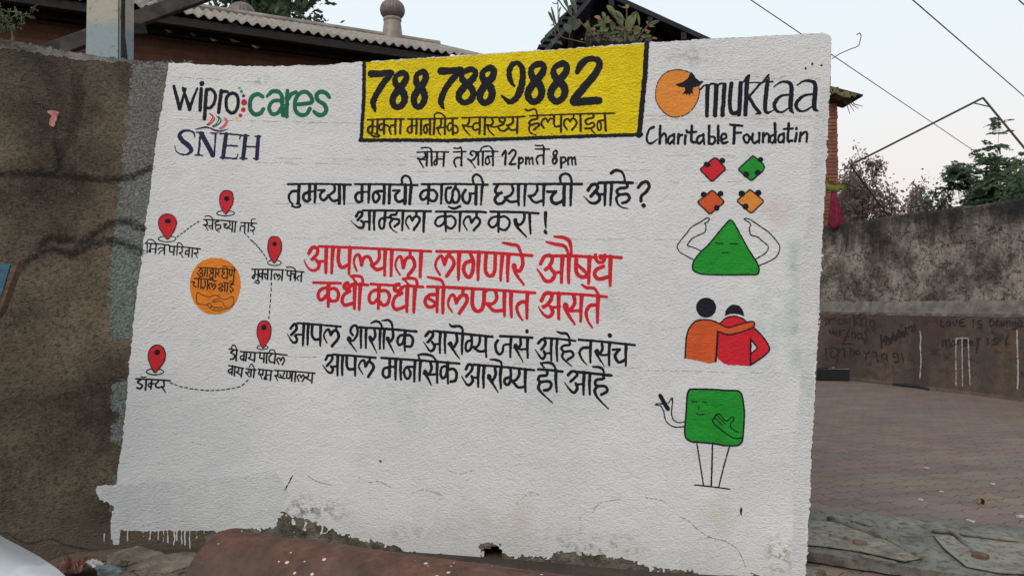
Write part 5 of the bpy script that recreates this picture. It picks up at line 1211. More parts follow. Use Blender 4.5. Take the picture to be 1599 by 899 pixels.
fpaint('scrawled_graffiti', [(AC, 14, '''
130,120 160,160 140,205; 140,150 180,130 185,190; 200,130 250,130; 290,140 330,130 350,180 300,190 290,150; 345,140 360,200; 370,130 380,180 420,170 430,120; 430,130 425,230 400,310
470,100 480,210; 540,100 490,160 545,210; 550,80 560,215; 560,150 600,110 622,150 615,220; 690,145 665,165 668,215 700,222 718,180 690,145
190,260 200,300 225,290 225,250; 240,290 270,280 265,320 240,315 240,290; 270,280 280,330; 300,270 310,330; 305,290 350,260 380,270; 400,300 350,400; 440,270 450,350; 450,310 480,285 490,350; 520,310 550,300 560,350 525,360 515,325; 560,300 570,370; 605,290 625,350 600,420; 610,265 612,270
145,480 150,610; 200,480 240,470 290,500 270,570 220,580 200,540 230,500; 300,470 285,590 260,690; 310,500 360,480 365,580; 430,470 440,550; 440,510 465,490 475,550; 500,510 530,500 545,540 510,545 500,520; 590,510 620,540 660,510; 620,540 615,610; 690,530 730,520 735,570 695,565 690,535; 738,530 750,635; 800,550 850,540 855,590 805,595 800,555; 855,540 870,630; 930,540 970,530 985,570 940,580 930,545; 985,540 1000,620 960,640; 1030,530 1050,650
11: 340,430 460,420; 8: 330,430 420,330; 8: 330,435 480,200'''),
 (AC, 22, '790,320 800,470; 800,400 850,330 850,430; 870,340 900,420 930,310; 930,290 960,380 990,280; 1000,260 1010,360; 1020,300 1060,280 1060,340; 40: 830,390 960,350 1080,300; 1080,230 1100,310; 1110,240 1150,220 1160,280; 1180,200 1190,260')], M['charcoal'], 'black scrawled words near the corner', off=.004, step=.5, rough=.25, dry=.25)
fpaint('scrawled_graffiti', [(AD, 11, '''
388,110 390,160 420,160; 455,120 435,135 440,160 465,158 470,130 455,120; 490,120 510,160 535,100; 600,95 560,110 550,135 560,160 605,158; 555,132 590,130
670,110 672,170; 745,110 715,120 720,140 745,150 740,170 710,178; 815,100 818,160; 820,105 850,115 850,150 820,160; 870,115 875,160; 872,130 895,115; 915,120 918,155 940,155 945,120; 965,120 968,160; 968,130 990,120 995,160; 1030,120 1010,140 1025,160 1040,130; 1042,125 1045,185 1015,190; 1065,140 1100,138 1085,115 1062,135 1070,162 1100,160
405,285 405,345; 408,300 430,285 438,340; 438,300 460,280 470,350; 500,290 480,310 490,335 510,325 500,290; 540,290 542,330; 545,300 565,290 570,325; 590,310 615,305 605,285 590,300 595,330 620,325; 640,310 665,305 655,288 640,300 645,330 670,325; 700,270 715,305; 735,265 715,305 700,395; 800,270 800,320; 880,265 855,275 860,290 880,300 875,320 850,322; 980,240 960,300 965,330''')], M['charcoal'], 'black scrawled lines about love and money', off=.004, step=.5, rough=.25, dry=.2)
fpaint('chalk_wicket', [(AD, 9, '10: 205,210 212,260 208,330 212,400 212,520 204,610 202,680')], M['chalk'], 'single upright white line', off=.005, step=.5, rough=.25, dry=.15)
fpaint('chalk_wicket', [(AD, 9, '9: 522,272 520,400 522,560 522,730; 9: 522,272 570,268 628,266; 9: 628,266 634,420 640,560 645,745; 9: 574,270 576,420 578,560 580,735; 9: 520,725 580,740 648,748')], M['chalk'], 'tall white chalk wicket of three stumps', off=.005, step=.5, rough=.25, dry=.15)
fpaint('chalk_wicket', [(AD, 12, '14: 1056,205 1058,300 1062,420 1066,560 1060,740 1052,790')], M['chalk'], 'thick upright white line at the right', off=.005, step=.5, rough=.3, dry=.25)

# black tub against the far wall
def ground_at(px, py, h=0.0):
    x, f, z = ray(px, py); k = (h - EYE) / z; return Vector((float(x * k), float(f * k), h))
tb = ground_at(1300, 594)
tub = empty('black_tub', (tb.x - .02, tb.y + .05, 0), -.15); tag(tub, 'low black plastic tub standing against the graffiti wall', 'tub')
bm = bmesh.new()
add_box(bm, (0, 0, .125), (.66, .30, .24), None, .02)
top_ = [f for f in bm.faces if f.normal.z > .9 and f.calc_area() > .05]
r_ = bmesh.ops.inset_region(bm, faces=top_, thickness=.025); bmesh.ops.translate(bm, vec=(0, 0, -.16), verts=list({v for f in top_ for v in f.verts}))
bmobj('tub_body', bm, M['blackplastic'], tub)
bm = bmesh.new(); add_box(bm, (.12, -.152, .246), (.40, .03, .014), None, .004); add_box(bm, (.02, -.15, .27), (.05, .04, .03), None, .01)
bmobj('pale_rim', bm, M['rimgrey'], tub)

# ------------------------------------------------------------ weathered slab lying across the yard's edge
c4 = [ground_at(1235, 793, .09), ground_at(1640, 829, .09), ground_at(1640, 912, .09), ground_at(1235, 853, .09)]
sl = empty('weathered_slab', tuple((c4[0] + c4[2]) / 2 * Vector((1, 1, 0)) if False else ((c4[0].x + c4[2].x) / 2, (c4[0].y + c4[2].y) / 2, 0)))
tag(sl, 'greenish weathered slab with broken ribs lying on the paving beside the white wall', 'slab')
bm = bmesh.new(); n = 40; vt_ = []
for i in range(n + 1):
    f = i / n; a = c4[0].lerp(c4[1], f); b = c4[3].lerp(c4[2], f); row = []
    for k in range(13):
        g_ = k / 12; p = a.lerp(b, g_); z = .085 + random.gauss(0, .0022)
        if k in (0, 1): z += .012
        if k == 12: p += (b - a) * random.uniform(-.012, .006); z -= .012
        row.append(bm.verts.new(p - sl.location + Vector((0, 0, z - .09))))
    vt_.append(row)
for a, b in zip(vt_, vt_[1:]):
    for k in range(12): bm.faces.new((a[k], a[k + 1], b[k + 1], b[k]))
bnd = [e for e in bm.edges if e.is_boundary]; ex = bmesh.ops.extrude_edge_only(bm, edges=bnd)
for v in [v for v in ex['geom'] if isinstance(v, bmesh.types.BMVert)]: v.co.z = .018
bmobj('slab_body', bm, M['slab'], sl, False)
def panel_(pl, seed):
    bm = bmesh.new(); vs = [bm.verts.new(ground_at(x, y, .0945) - sl.location) for x, y in pl]; f = bm.faces.new(vs)
    r_ = bmesh.ops.extrude_face_region(bm, geom=[f]); bmesh.ops.translate(bm, vec=(0, 0, .006), verts=[v for v in r_['geom'] if isinstance(v, bmesh.types.BMVert)])
    bmobj('slab_panel', bm, M['panel'], sl)
panel_([(1236, 813), (1300, 815), (1340, 823), (1400, 846), (1436, 872), (1412, 876), (1350, 862), (1290, 853), (1236, 848)], 1)
panel_([(1457, 836), (1500, 838), (1560, 846), (1640, 854), (1640, 898), (1560, 894), (1508, 884), (1476, 858)], 2)
def rib(a, b, wd, ht):
    bm = bmesh.new(); A, B = ground_at(*a, .09), ground_at(*b, .09); m = 9; pts = []
    for k in range(m + 1):
        f = k / m; p = A.lerp(B, f); p.z = .092 + ht * (.25 + .5 * abs(math.sin(f * 5))); pts.append(p - sl.location)
    tube(bm, pts, [wd * (.7 + .3 * math.sin(k * 1.9)) for k in range(m + 1)], 7)
    bmobj('slab_rib', bm, M['slab'], sl, True)
for a, b, w_, h_ in (((1296, 812), (1384, 844), .030, .018), ((1384, 844), (1440, 874), .018, .008), ((1296, 838), (1352, 852), .022, .012), ((1330, 814), (1362, 822), .016, .008), ((1490, 835), (1530, 872), .022, .012), ((1455, 829), (1590, 846), .016, .01), ((1400, 880), (1340, 868), .012, .006)): rib(a, b, w_, h_)
bm = bmesh.new()
for (a, b, w_, h_) in (((1294, 812), (1308, 816), .05, .045), ((1333, 850), (1354, 852), .045, .03), ((1520, 870), (1542, 876), .06, .05), ((1486, 834), (1500, 847), .02, .025)):
    A, B = ground_at(*a, .09), ground_at(*b, .09); beam_box(bm, A - sl.location + Vector((0, 0, .01)), B - sl.location + Vector((0, 0, .012)), w_, h_, .008)
bmobj('broken_chunk', bm, M['rawwood'], sl)

# ------------------------------------------------------------ rusty pipe along the foot of the wall
c = Vector((-1.31, 3.36, .235)); d = Vector((1.3, -.49, .0)).normalized()
pipe = empty('rusty_pipe', (c.x, c.y, 0), math.atan2(d.y, d.x)); tag(pipe, 'big rust-red steel pipe splashed with white paint lying at the foot of the wall', 'pipe')
bm = bmesh.new(); RR = .268; seg = 48; L_ = 2.05
prof = [(RR - .045, .25), (RR - .02, .02), (RR - .006, 0), (RR + .010, .006), (RR + .012, .035), (RR, .05)] + [(RR + random.uniform(-.003, .003), .05 + k * .1) for k in range(1, 20)] + [(RR, L_), (RR - .02, L_), (RR - .03, L_ - .25)]
rings = []
for r_, x in prof:
    rings.append([bm.verts.new((x, r_ * math.cos(a), .24 + r_ * math.sin(a))) for a in np.linspace(0, 2 * math.pi, seg, endpoint=False)])
for a, b in zip(rings, rings[1:]):
    for k in range(seg): bm.faces.new((a[k], a[(k + 1) % seg], b[(k + 1) % seg], b[k]))
bm.faces.new(rings[0]); bm.faces.new(rings[-1][::-1])
bmobj('pipe_shell', bm, M['rust'], pipe, True)

# ------------------------------------------------------------ rubble and litter at the left foot of the wall
def rock(name, loc, sc, rot, mat, label, cat, group=None, seed=0, sub_=4):
    rg = np.random.default_rng(seed); bm = bmesh.new(); bmesh.ops.create_icosphere(bm, subdivisions=sub_, radius=1)
    pl = rg.standard_normal((20, 3)); pl /= np.linalg.norm(pl, axis=1)[:, None]; dd = rg.uniform(.48, .88, 20)
    for v in bm.verts:
        n_ = np.array(v.co)
        for q, d_ in zip(pl, dd):
            s = n_ @ q
            if s > d_: n_ = n_ - q * (s - d_)
        n_ *= 1 + .10 * math.sin(9 * n_[0] + seed) * math.sin(8 * n_[1] + 2 * seed) * math.sin(7 * n_[2]); n_ += rg.normal(0, .012, 3); v.co = Vector(n_ * np.array(sc))
    o = bmobj(name, bm, mat, None, False); o.location = loc; o.rotation_euler = rot
    tag(o, label, cat, group); return o
g1 = ground_at(205, 884)
rock('rubble_block', ground_at(262, 885, .03), (.36, .30, .085), (0, .05, .2), M['rock'], 'flat dusty chunk of broken concrete beside the pipe end', 'rubble', 'rubble at the foot of the wall', 3)
rock('rubble_block', ground_at(208, 878, .02), (.20, .26, .11), (.1, -.1, 1.0), M['rock'], 'upright dusty stone against the left white edge', 'rubble', 'rubble at the foot of the wall', 8)
rock('rubble_block', ground_at(180, 893, .02), (.12, .07, .05), (.2, .3, .6), M['tealchip'], 'small chunk with chipped teal paint', 'rubble', 'rubble at the foot of the wall', 12)
rock('rubble_block', ground_at(298, 868, .04), (.07, .05, .035), (.2, .1, .4), M['wrap_white'], 'small white lump tucked behind the pipe end', 'rubble', 'rubble at the foot of the wall', 15)
rock('rubble_block', ground_at(60, 868, .0), (.95, .28, .05), (0, .02, .12), M['grime'], 'long low dirty concrete footing below the cracked wall foot', 'footing', None, 21)
def wrapper(loc, s, mat, label, seed):
    rg = np.random.default_rng(seed); V = []; F = []; n = 9
    for j in range(n):
        for i in range(n):
            V.append(((i / 8 - .5) * s * 1.6, (j / 8 - .5) * s, abs(rg.normal(0, .18)) * s + .01))
    F = [(j * n + i, j * n + i + 1, (j + 1) * n + i + 1, (j + 1) * n + i) for j in range(n - 1) for i in range(n - 1)]
    o = mesh('crumpled_wrapper', V, F, mat); m = o.modifiers.new('thick', 'SOLIDIFY'); m.thickness = .002
    o.location = loc; o.rotation_euler = (.15, 0, rg.uniform(0, 3)); tag(o, label, 'wrapper'); return o
wrapper(ground_at(112, 889, .05), .12, M['wrap_red'], 'crumpled dull red wrapper on the dirt beside the car', 4)
wrapper(ground_at(146, 884, .05), .075, M['wrap_white'], 'crumpled white wrapper on the dirt beside the red one', 5)
wrapper(ground_at(84, 893, .05), .08, M['rock'], 'dirt-brown crumpled scrap nearest the car', 6)

# scrap of pink paper stuck on the bare wall
cv = Canvas(65, 165, 100, 210, .6); cv.poly([(74, 174), (80, 173), (91, 175), (89, 184), (86, 192), (84, 199), (76, 196), (78, 186), (79, 180), (74, 177)]); cv.noise(.6, 3)
P, f = cv.mesh(); W3 = wall_pt(P[:, 0], P[:, 1], .009)
o = mesh('paper_scrap', W3, f, M['pinkpaper']); m = o.modifiers.new('thick', 'SOLIDIFY'); m.thickness = .003; tag(o, 'torn pink paper scrap stuck on the bare dark plaster', 'paper')

# blue painted board leaning at the left edge
bo = empty('blue_board', tuple(at(-40, 470, 3.6))); tag(bo, 'blue painted wooden board with a raw orange-brown edge at the left edge', 'board')
a_, b_ = at(20, 413, 3.6), at(-5, 497, 3.62)
dn = (b_ - a_).normalized(); lf = Vector((-1, -.28, .12)).normalized(); th_ = Vector((.0, 1, 0))
def prism(bm, pts, dv):
    a = [bm.verts.new(p) for p in pts]; b = [bm.verts.new(p + dv) for p in pts]
    bm.faces.new(a); bm.faces.new(b[::-1])
    for k in range(len(pts)): bm.faces.new((a[k], b[k], b[(k + 1) % len(pts)], a[(k + 1) % len(pts)]))
bm = bmesh.new(); o0 = bo.location
prism(bm, [a_ - o0 - Vector((.012, 0, 0)), b_ - o0 - Vector((.012, 0, 0)), b_ - o0 + lf * .8, a_ - o0 + lf * .8], th_ * .05)
bmobj('board_face', bm, M['bluewood'], bo)
bm = bmesh.new(); prism(bm, [a_ - o0 + Vector((-.010, .004, -.004)), b_ - o0 + Vector((-.010, .004, .004)), b_ - o0 + Vector((.012, .004, .03)), a_ - o0 + Vector((.016, .004, -.008))], th_ * .046)
bmobj('raw_edge', bm, M['rawwood'], bo)
bm = bmesh.new(); q1 = (a_ + b_) / 2 + lf * .25 + Vector((0, .05, 0)); beam_box(bm, q1 - o0 + Vector((0, .03, .1)), Vector((q1.x, q1.y + .06, 0)) - o0, .05, .06)
q2 = q1 + lf * .45; beam_box(bm, q2 - o0 + Vector((0, .03, .1)), Vector((q2.x, q2.y + .06, 0)) - o0, .05, .06)
bmobj('support_post', bm, M['rawwood'], bo)

# ------------------------------------------------------------ white car, only the corner of its bonnet is in view
fx, fy = .607, .795
car = empty('white_car', tuple(Vector((fx, fy, 0)) * .83 + Vector((fy, -fx, 0)) * -2.46), math.atan2(fy, fx))
tag(car, 'white car whose bonnet corner shows at the lower left', 'car')
st = [(0.0, .30, .66, .60), (-.03, .24, .82, .70), (-.08, .2, .92, .76), (-.22, .2, .965, .80), (-.6, .2, .99, .83), (-1.1, .2, 1.02, .84), (-1.8, .2, 1.04, .85), (-2.8, .2, 1.04, .85), (-3.6, .22, 1.02, .83), (-3.85, .28, .95, .76), (-3.92, .4, .8, .68)]
bm = bmesh.new(); rings = []
for x, zl, zh, hw in st:
    ring = []
    for k in range(32):
        a = k * 2 * math.pi / 32; c_, s_ = math.cos(a), math.sin(a); e_ = .38
        ring.append(bm.verts.new((x, hw * math.copysign(abs(c_) ** e_, c_), (zl + zh) / 2 + (zh - zl) / 2 * math.copysign(abs(s_) ** e_, s_))))
    rings.append(ring)
for a, b in zip(rings, rings[1:]):
    for k in range(32): bm.faces.new((a[k], a[(k + 1) % 32], b[(k + 1) % 32], b[k]))
bm.faces.new(rings[0]); bm.faces.new(rings[-1][::-1]); bmobj('body', bm, M['carpaint'], car, True)
def frust(bm, x0, x1, x2, x3, z0, z1, w0, w1):
    q = [bm.verts.new(p) for p in ((x0, -w0, z0), (x0, w0, z0), (x3, w0, z0), (x3, -w0, z0), (x1, -w1, z1), (x1, w1, z1), (x2, w1, z1), (x2, -w1, z1))]
    for f in ((0, 1, 5, 4), (1, 2, 6, 5), (2, 3, 7, 6), (3, 0, 4, 7), (4, 5, 6, 7), (3, 2, 1, 0)): bm.faces.new([q[i] for i in f])
bm = bmesh.new(); frust(bm, -1.0, -1.7, -3.2, -3.7, 1.0, 1.44, .78, .62); bmobj('window_glass', bm, M['carglass'], car)
bm = bmesh.new(); frust(bm, -1.66, -1.8, -3.1, -3.28, 1.42, 1.5, .66, .56); bmobj('roof', bm, M['carpaint'], car, False)
for x in (-.75, -3.15):
    for s in (-1, 1):
        bm = bmesh.new(); tube(bm, [(x, s * .66, .31), (x, s * .86, .31)], .31, 28); wh = bmobj('wheel', bm, M['rubber'], car)
        bm = bmesh.new(); tube(bm, [(x, s * .85, .31), (x, s * .868, .31)], .2, 20); bmobj('rim', bm, M['rim'], wh)
for s in (-1, 1):
    bm = bmesh.new(); add_box(bm, (-.02, s * .55, .66), (.14, .26, .12), None, .03); bmobj('headlight', bm, M['lens'], car)
bm = bmesh.new(); add_box(bm, (.02, 0, .42), (.1, 1.3, .16), None, .03); bmobj('bumper', bm, M['blackplastic'], car)

# ------------------------------------------------------------ litter on the paving
def bit(name, px, py, s, mat, label, cat, seed):
    rg = np.random.default_rng(seed); bm = bmesh.new(); c = ground_at(px, py, .0)
    add_box(bm, (0, 0, s[2] / 2 + .006), s, Matrix.Rotation(rg.uniform(0, 3), 3, 'Z'), min(s) * .2)
    for v in bm.verts: v.co += Vector(rg.normal(0, min(s) * .12, 3))
    o = bmobj(name, bm, mat); o.location = c; tag(o, label, cat); return o
cup = ground_at(1528, 786)
bm = bmesh.new(); tube(bm, [(0, 0, .022), (.035, -.015, .026)], [.020, .026], 14, False); bmesh.ops.solidify(bm, geom=list(bm.faces), thickness=.003)
o = bmobj('paper_cup', bm, M['orangebit'], None, True); o.location = cup; o.rotation_euler = (0, 0, -1.2); tag(o, 'small orange cup lying on its side on the paving', 'cup')
for k, (px, py, s, lab) in enumerate(((1438, 782, (.03, .02, .012), 'tiny pale scrap on the paving left of the orange cup'), (1550, 757, (.03, .03, .01), 'pale scrap on the paving above the orange cup'), (1470, 769, (.03, .015, .008), 'thin pale scrap between the others on the paving'), (1515, 815, (.06, .02, .01), 'white strip by the slab edge under the orange cup'), (1594, 808, (.06, .03, .012), 'white scrap by the slab at the right edge'), (1476, 818, (.05, .02, .01), 'white sliver touching the slab edge'), (1447, 732, (.04, .02, .01), 'pale scrap in the middle of the paving'))):
    bit('litter_scrap', px, py, s, M['scrap'], lab, 'litter', 40 + k)
bm = bmesh.new(); pts = [ground_at(1395, 600, .02), ground_at(1415, 602, .03), ground_at(1435, 604, .02), ground_at(1450, 608, .02)]
tube(bm, pts, [.03, .05, .04, .02], 6); o = bmobj('dead_branch', bm, M['darkwood'], None); tag(o, 'dark dead branch lying along the foot of the graffiti wall', 'branch')

# ------------------------------------------------------------ overhead wires and pipe frame
def wire(p0, Y0, p1, Y1, r, label, ext=.6, sag=.0, ext2=.0):
    a, b = at(*p0, Y0), at(*p1, Y1); bm = bmesh.new(); pts = []
    for k in range(25):
        f = -ext + (1 + ext + ext2) * k / 24; p = a.lerp(b, f); p.z -= sag * 4 * f * (1 - f); pts.append(p)
    tube(bm, pts, r, 6); o = bmobj('overhead_wire', bm, M['wire']); tag(o, label, 'wire', 'overhead wires'); return o
wire((1172, 0), 9, (1545, 252), 16.8, .0075, 'grey wire running down behind the wall corner to the green tree', .5)
wire((1425, 0), 9, (1602, 153), 13, .0085, 'grey wire crossing the open sky at the upper right', .7, 0, 2.0)
wire((1586, -4), 9, (1606, 14), 10, .0085, 'short stretch of wire in the top right corner', 8, 0, 14)
bm = bmesh.new()
J = at(1535, 153, 14.5); K0 = at(1328, 258, 15.6); K1 = at(1625, 262, 13.6)
tube(bm, [K0, K0.lerp(J, .5), J], .021, 7); tube(bm, [J, K1], .021, 7); tube(bm, [at(1520, 161, 14.55), at(1546, 167, 14.45)], .012, 6); tube(bm, [K0, at(1388, 338, 16.4)], .018, 6)
tube(bm, [K1, Vector((K1.x, K1.y, 0))], .025, 7); e2 = at(1388, 338, 16.4); tube(bm, [e2, Vector((e2.x + .1, e2.y, 0))], .018, 6)
o = bmobj('pipe_frame', bm, M['darkmetal']); tag(o, 'thin dark metal frame with a pointed top above the far wall', 'metal frame')
bm = bmesh.new(); k = [at(x, y, 4.25) for x, y in ((1299, 92), (1312, 84), (1328, 77), (1340, 72), (1343, 64), (1344.5, 56), (1342, 52), (1338, 55))]
tube(bm, [Vector(p) for p in catmull([tuple(p) for p in k], 4)], .0030, 5)
o = bmobj('dry_tendril', bm, M['wire']); tag(o, 'thin curled dry tendril poking out from the top right corner of the wall', 'tendril')

# ------------------------------------------------------------ vegetation
def quads(name, C, A, B, mat, parent=None):
    """leaf-shaped faces: centre, long half-axis, short half-axis"""
    n = len(C); V = np.empty((n, 4, 3)); V[:, 0] = C - A; V[:, 1] = C + B; V[:, 2] = C + A; V[:, 3] = C - B
    me = bpy.data.meshes.new(name); me.vertices.add(n * 4); me.vertices.foreach_set('co', V.reshape(-1))
    me.loops.add(n * 4); me.loops.foreach_set('vertex_index', np.arange(n * 4, dtype=np.int32))
    me.polygons.add(n); me.polygons.foreach_set('loop_start', np.arange(0, n * 4, 4, dtype=np.int32)); me.polygons.foreach_set('loop_total', np.full(n, 4, np.int32))
    me.update(); me.validate()
    return link(name, me, mat, parent)
def rnd_axes(n, L, Wd, rg, droop=0.0):
    a = rg.standard_normal((n, 3)); a[:, 2] -= droop; a /= np.linalg.norm(a, axis=1)[:, None]
    b = np.cross(a, rg.standard_normal((n, 3))); b /= np.linalg.norm(b, axis=1)[:, None]
    s = rg.uniform(.6, 1.25, n)[:, None]
    return a * L * s, b * Wd * s
def grow(rg, p, d, L, r, lvl, segs, tips, spread=.6, up=.15):
    pts = [p.copy()]; rad = [r]
    for k in range(4):
        d = d + rg.normal(0, .13, 3); d[2] += up * .25; d /= np.linalg.norm(d); p = p + d * L / 4
        pts.append(p.copy()); rad.append(r * (1 - .45 * (k + 1) / 4))
    segs.append((pts, rad))
    if lvl == 0: tips.append((pts[2], d)); tips.append((pts[-1], d)); return
    n = rg.integers(2, 4) + (lvl > 2)
    for _ in range(n):
        nd = d + rg.normal(0, spread, 3); nd[2] += up; nd /= np.linalg.norm(nd)
        grow(rg, pts[-1] if rg.random() < .6 else pts[2], nd, L * rg.uniform(.6, .82), rad[-1] * .72, lvl - 1, segs, tips, spread, up)
def tree(name, base, h, lvl, seed, mat, per, Ls, Ws, scat, label, cat='tree', spread=.6, up=.15, trunk=.09, group=None, L0=.36, droop=0.2, fit=None):
    rg = np.random.default_rng(seed); segs = []; tips = []
    grow(rg, np.zeros(3), np.array([0, 0, 1.0]), h * L0, trunk, lvl, segs, tips, spread, up)
    allp = np.array([q for s in segs for q in s[0]])
    zs = allp[:, 2].max(); sc = h / zs
    t = empty(name, tuple(base)); tag(t, label, cat, group)
    wd = np.abs(allp[:, :2]).max(); sx = sc if fit is None else fit / wd
    S3 = np.array([sx, sx, sc])
    bm = bmesh.new()
    for pts, rad in segs: tube(bm, [Vector(q * S3) for q in pts], [max(.007, r) for r in rad], 6 if rad[0] > .02 else 4, False)
    bmobj('trunk', bm, M['bark'], t, True)
    C = []; 
    for q, d in tips:
        n = rg.integers(int(per * .5), int(per * 1.5) + 1); C.append(q * S3 + rg.normal(0, scat, (n, 3)))
    C = np.concatenate(C); A, B = rnd_axes(len(C), Ls, Ws, rg, droop)
    quads('crown', C, A, B, M[mat], t); return t
def feather_tree(name, base, h, seed, label, fit, lvl=4, mat='leaf', group=None):
    """limbs ending in drooping fronds with rows of small leaflets"""
    rg = np.random.default_rng(seed); segs = []; tips = []
    grow(rg, np.zeros(3), np.array([0, 0, 1.0]), h * .34, .08, lvl, segs, tips, .62, .18)
    allp = np.array([q for s in segs for q in s[0]]); sc = h / allp[:, 2].max(); sx = fit / np.abs(allp[:, :2]).max(); S3 = np.array([sx, sx, sc])
    t = empty(name, tuple(base)); tag(t, label, 'tree', group); bm = bmesh.new()
    for pts, rad in segs: tube(bm, [Vector(q * S3) for q in pts], [max(.004, r) for r in rad], 5, False)
    C, A, B = [], [], []
    for q, d in tips:
        q = q * S3
        for _ in range(rg.integers(4, 7)):
            az = rg.uniform(0, 2 * math.pi); dv = np.array([math.cos(az), math.sin(az), rg.uniform(-.3, 1.1)]); dv /= np.linalg.norm(dv)
            L = rg.uniform(.25, .45); side = np.cross(dv, [0, 0, 1.0]); side /= np.linalg.norm(side)
            ribs = []
            for k in range(9):
                f = k / 8; c = q + dv * L * f - np.array([0, 0, .22 * L * f * f * 1.6]); ribs.append(Vector(c))
                if k > 1:
                    for s in (-1, 1):
                        l = L * .36 * (1 - .5 * f); ax = side * s * .9 + dv * .4 - np.array([0, 0, .25]); ax /= np.linalg.norm(ax)
                        C.append(c + ax * l * .5); A.append(ax * l * .55); bb = np.cross(ax, rg.normal(0, .9, 3) + np.array([0, -.4, .6])); B.append(bb / np.linalg.norm(bb) * l * .34)
            tube(bm, ribs[::4], .003, 3, False)
    bmobj('trunk', bm, M['bark'], t, True); quads('crown', np.array(C), np.array(A), np.array(B), M[mat], t); return t
def gbase(px, Y): p = at(px, 475, Y); return (p.x, p.y, 0)
def height(py, Y): return EYE + (475 - py) / 1150 * Y
# dry reddish trees beyond the far wall
tree('dry_tree', gbase(1352, 18.5), height(232, 18.5), 6, 5, 'leaf_brown', 9, .045, .028, .075, 'brown half-bare tree next to the brick pillar', trunk=.07, fit=1.75, L0=.30, spread=.95, up=.04)
tree('dry_tree', gbase(1432, 20.5), height(268, 20.5), 6, 11, 'leaf_brown', 9, .045, .028, .08, 'smaller brown half-bare tree between the other brown tree and the green ones', trunk=.06, fit=1.5, L0=.30, spread=.95, up=.04)
tree('dry_tree', gbase(1300, 21), height(250, 21), 6, 17, 'leaf_brown', 9, .048, .03, .08, 'brown half-bare tree mostly hidden behind the brick pillar', trunk=.07, fit=1.7, L0=.30, spread=.95, up=.04)
feather_tree('feathery_tree', gbase(1546, 17), height(196, 17), 4, 'feathery green tree rising highest over the far wall', .85)
feather_tree('feathery_tree', gbase(1610, 16.5), height(240, 16.5), 9, 'feathery green tree at the right edge', .95)
feather_tree('feathery_tree', gbase(1500, 18.5), height(262, 18.5), 13, 'feathery green tree low between the brown and tall green ones', .9)
tree('dense_bush', gbase(1545, 16.5), height(283, 16.5), 4, 23, 'leaf', 60, .06, .03, .17, 'dense dark green bush just over the far wall under the feathery trees', 'bush', .8, .05, .05, None, .5, .2, 1.5)
tree('dense_bush', gbase(1462, 19), height(302, 19), 4, 29, 'leaf_dark', 26, .06, .034, .16, 'low olive bush just over the far wall under the brown trees', 'bush', .8, .05, .05, None, .5, .2, 1.2)
tree('dense_bush', gbase(1365, 19.5), height(318, 19.5), 4, 31, 'leaf_brown', 22, .06, .034, .2, 'low brown bush behind the far wall corner', 'bush', .8, .05, .05, None, .5, .2, 1.5)
# tree over the shed roof
tree('shade_tree', gbase(385, 17), height(-160, 17), 5, 41, 'leaf_dark', 26, .11, .05, .30, 'dark leafy tree whose lower leaves show above the shed roof', trunk=.16, fit=2.0, L0=.42)

# weeds: curved stems with real leaves
def leaf_blade(V, F, base, tip, wd, cup=.25, bend=.1):
    base, tip = Vector(base), Vector(tip); d = tip - base; L = d.length; dn_ = d.normalized()
    v_ = Vector((0, -1, .35)); s = dn_.cross(v_); s = s.normalized() if s.length > 1e-3 else Vector((1, 0, 0)); n_ = s.cross(dn_)
    k0 = len(V); n = 6
    for k in range(n + 1):
        f = k / n; w_ = wd * math.sin(math.pi * min(1, f * .92 + .06)) ** .8 * (1 if f < 1 else 0)
        c = base + d * f + n_ * (math.sin(f * math.pi) * bend * L)
        V += [c - s * w_ + n_ * w_ * cup, c, c + s * w_ + n_ * w_ * cup]
    for k in range(n):
        for j in range(2): F.append((k0 + k * 3 + j, k0 + k * 3 + j + 1, k0 + k * 3 + j + 4, k0 + k * 3 + j + 3))
AE = (840, 0, 7.995)
def wp(x, y, dY=0.0):
    px, py = AE[0] + x / AE[2], AE[1] + y / AE[2]; t = tan_of(px, 70); return at(px, py, float(np.interp(t, TT, YY)) + .12 + dY)
def weed(name, label, stems, leaves, loc, stemmat='stem'):
    t = empty(name, tuple(loc)); tag(t, label, 'weed'); bm = bmesh.new(); lo_ = Vector(loc)
    for st_, r in stems: tube(bm, [Vector(q) - lo_ for q in catmull([tuple(p) for p in st_], 4)], r, 5)
    bmobj('stem', bm, M[stemmat], t, True)
    by = {}
    for m_, b_, t_, w_ in leaves: by.setdefault(m_, []).append((b_, t_, w_))
    for m_, ls in by.items():
        V, F = [], []
        for b_, t_, w_ in ls: leaf_blade(V, F, Vector(b_) - lo_, Vector(t_) - lo_, w_)
        mesh('leaves', V, F, M[m_], t, True)
    return t
pxm = .0039 / 8   # metres per crop pixel at that depth
def LV(m_, a, b, w_, dY=0.0): return (m_, wp(*a, dY), wp(*b, dY + .02), w_ * pxm)
st1 = [([wp(230, 560), wp(215, 430), wp(205, 330), wp(165, 190), wp(130, 150)], .004), ([wp(215, 340), wp(225, 300), wp(195, 170), wp(165, 90)], .0035), ([wp(255, 320), wp(252, 180), wp(250, 60), wp(248, -60)], .0035),
       ([wp(255, 320), wp(275, 130), wp(285, 90)], .0025), ([wp(250, 40), wp(215, 50), wp(180, 35)], .003), ([wp(470, 250), wp(400, 180), wp(320, 90), wp(250, -10)], .0045), ([wp(600, 540), wp(430, 500), wp(290, 460), wp(240, 345)], .004), ([wp(390, 490), wp(400, 420), wp(420, 400)], .003)]
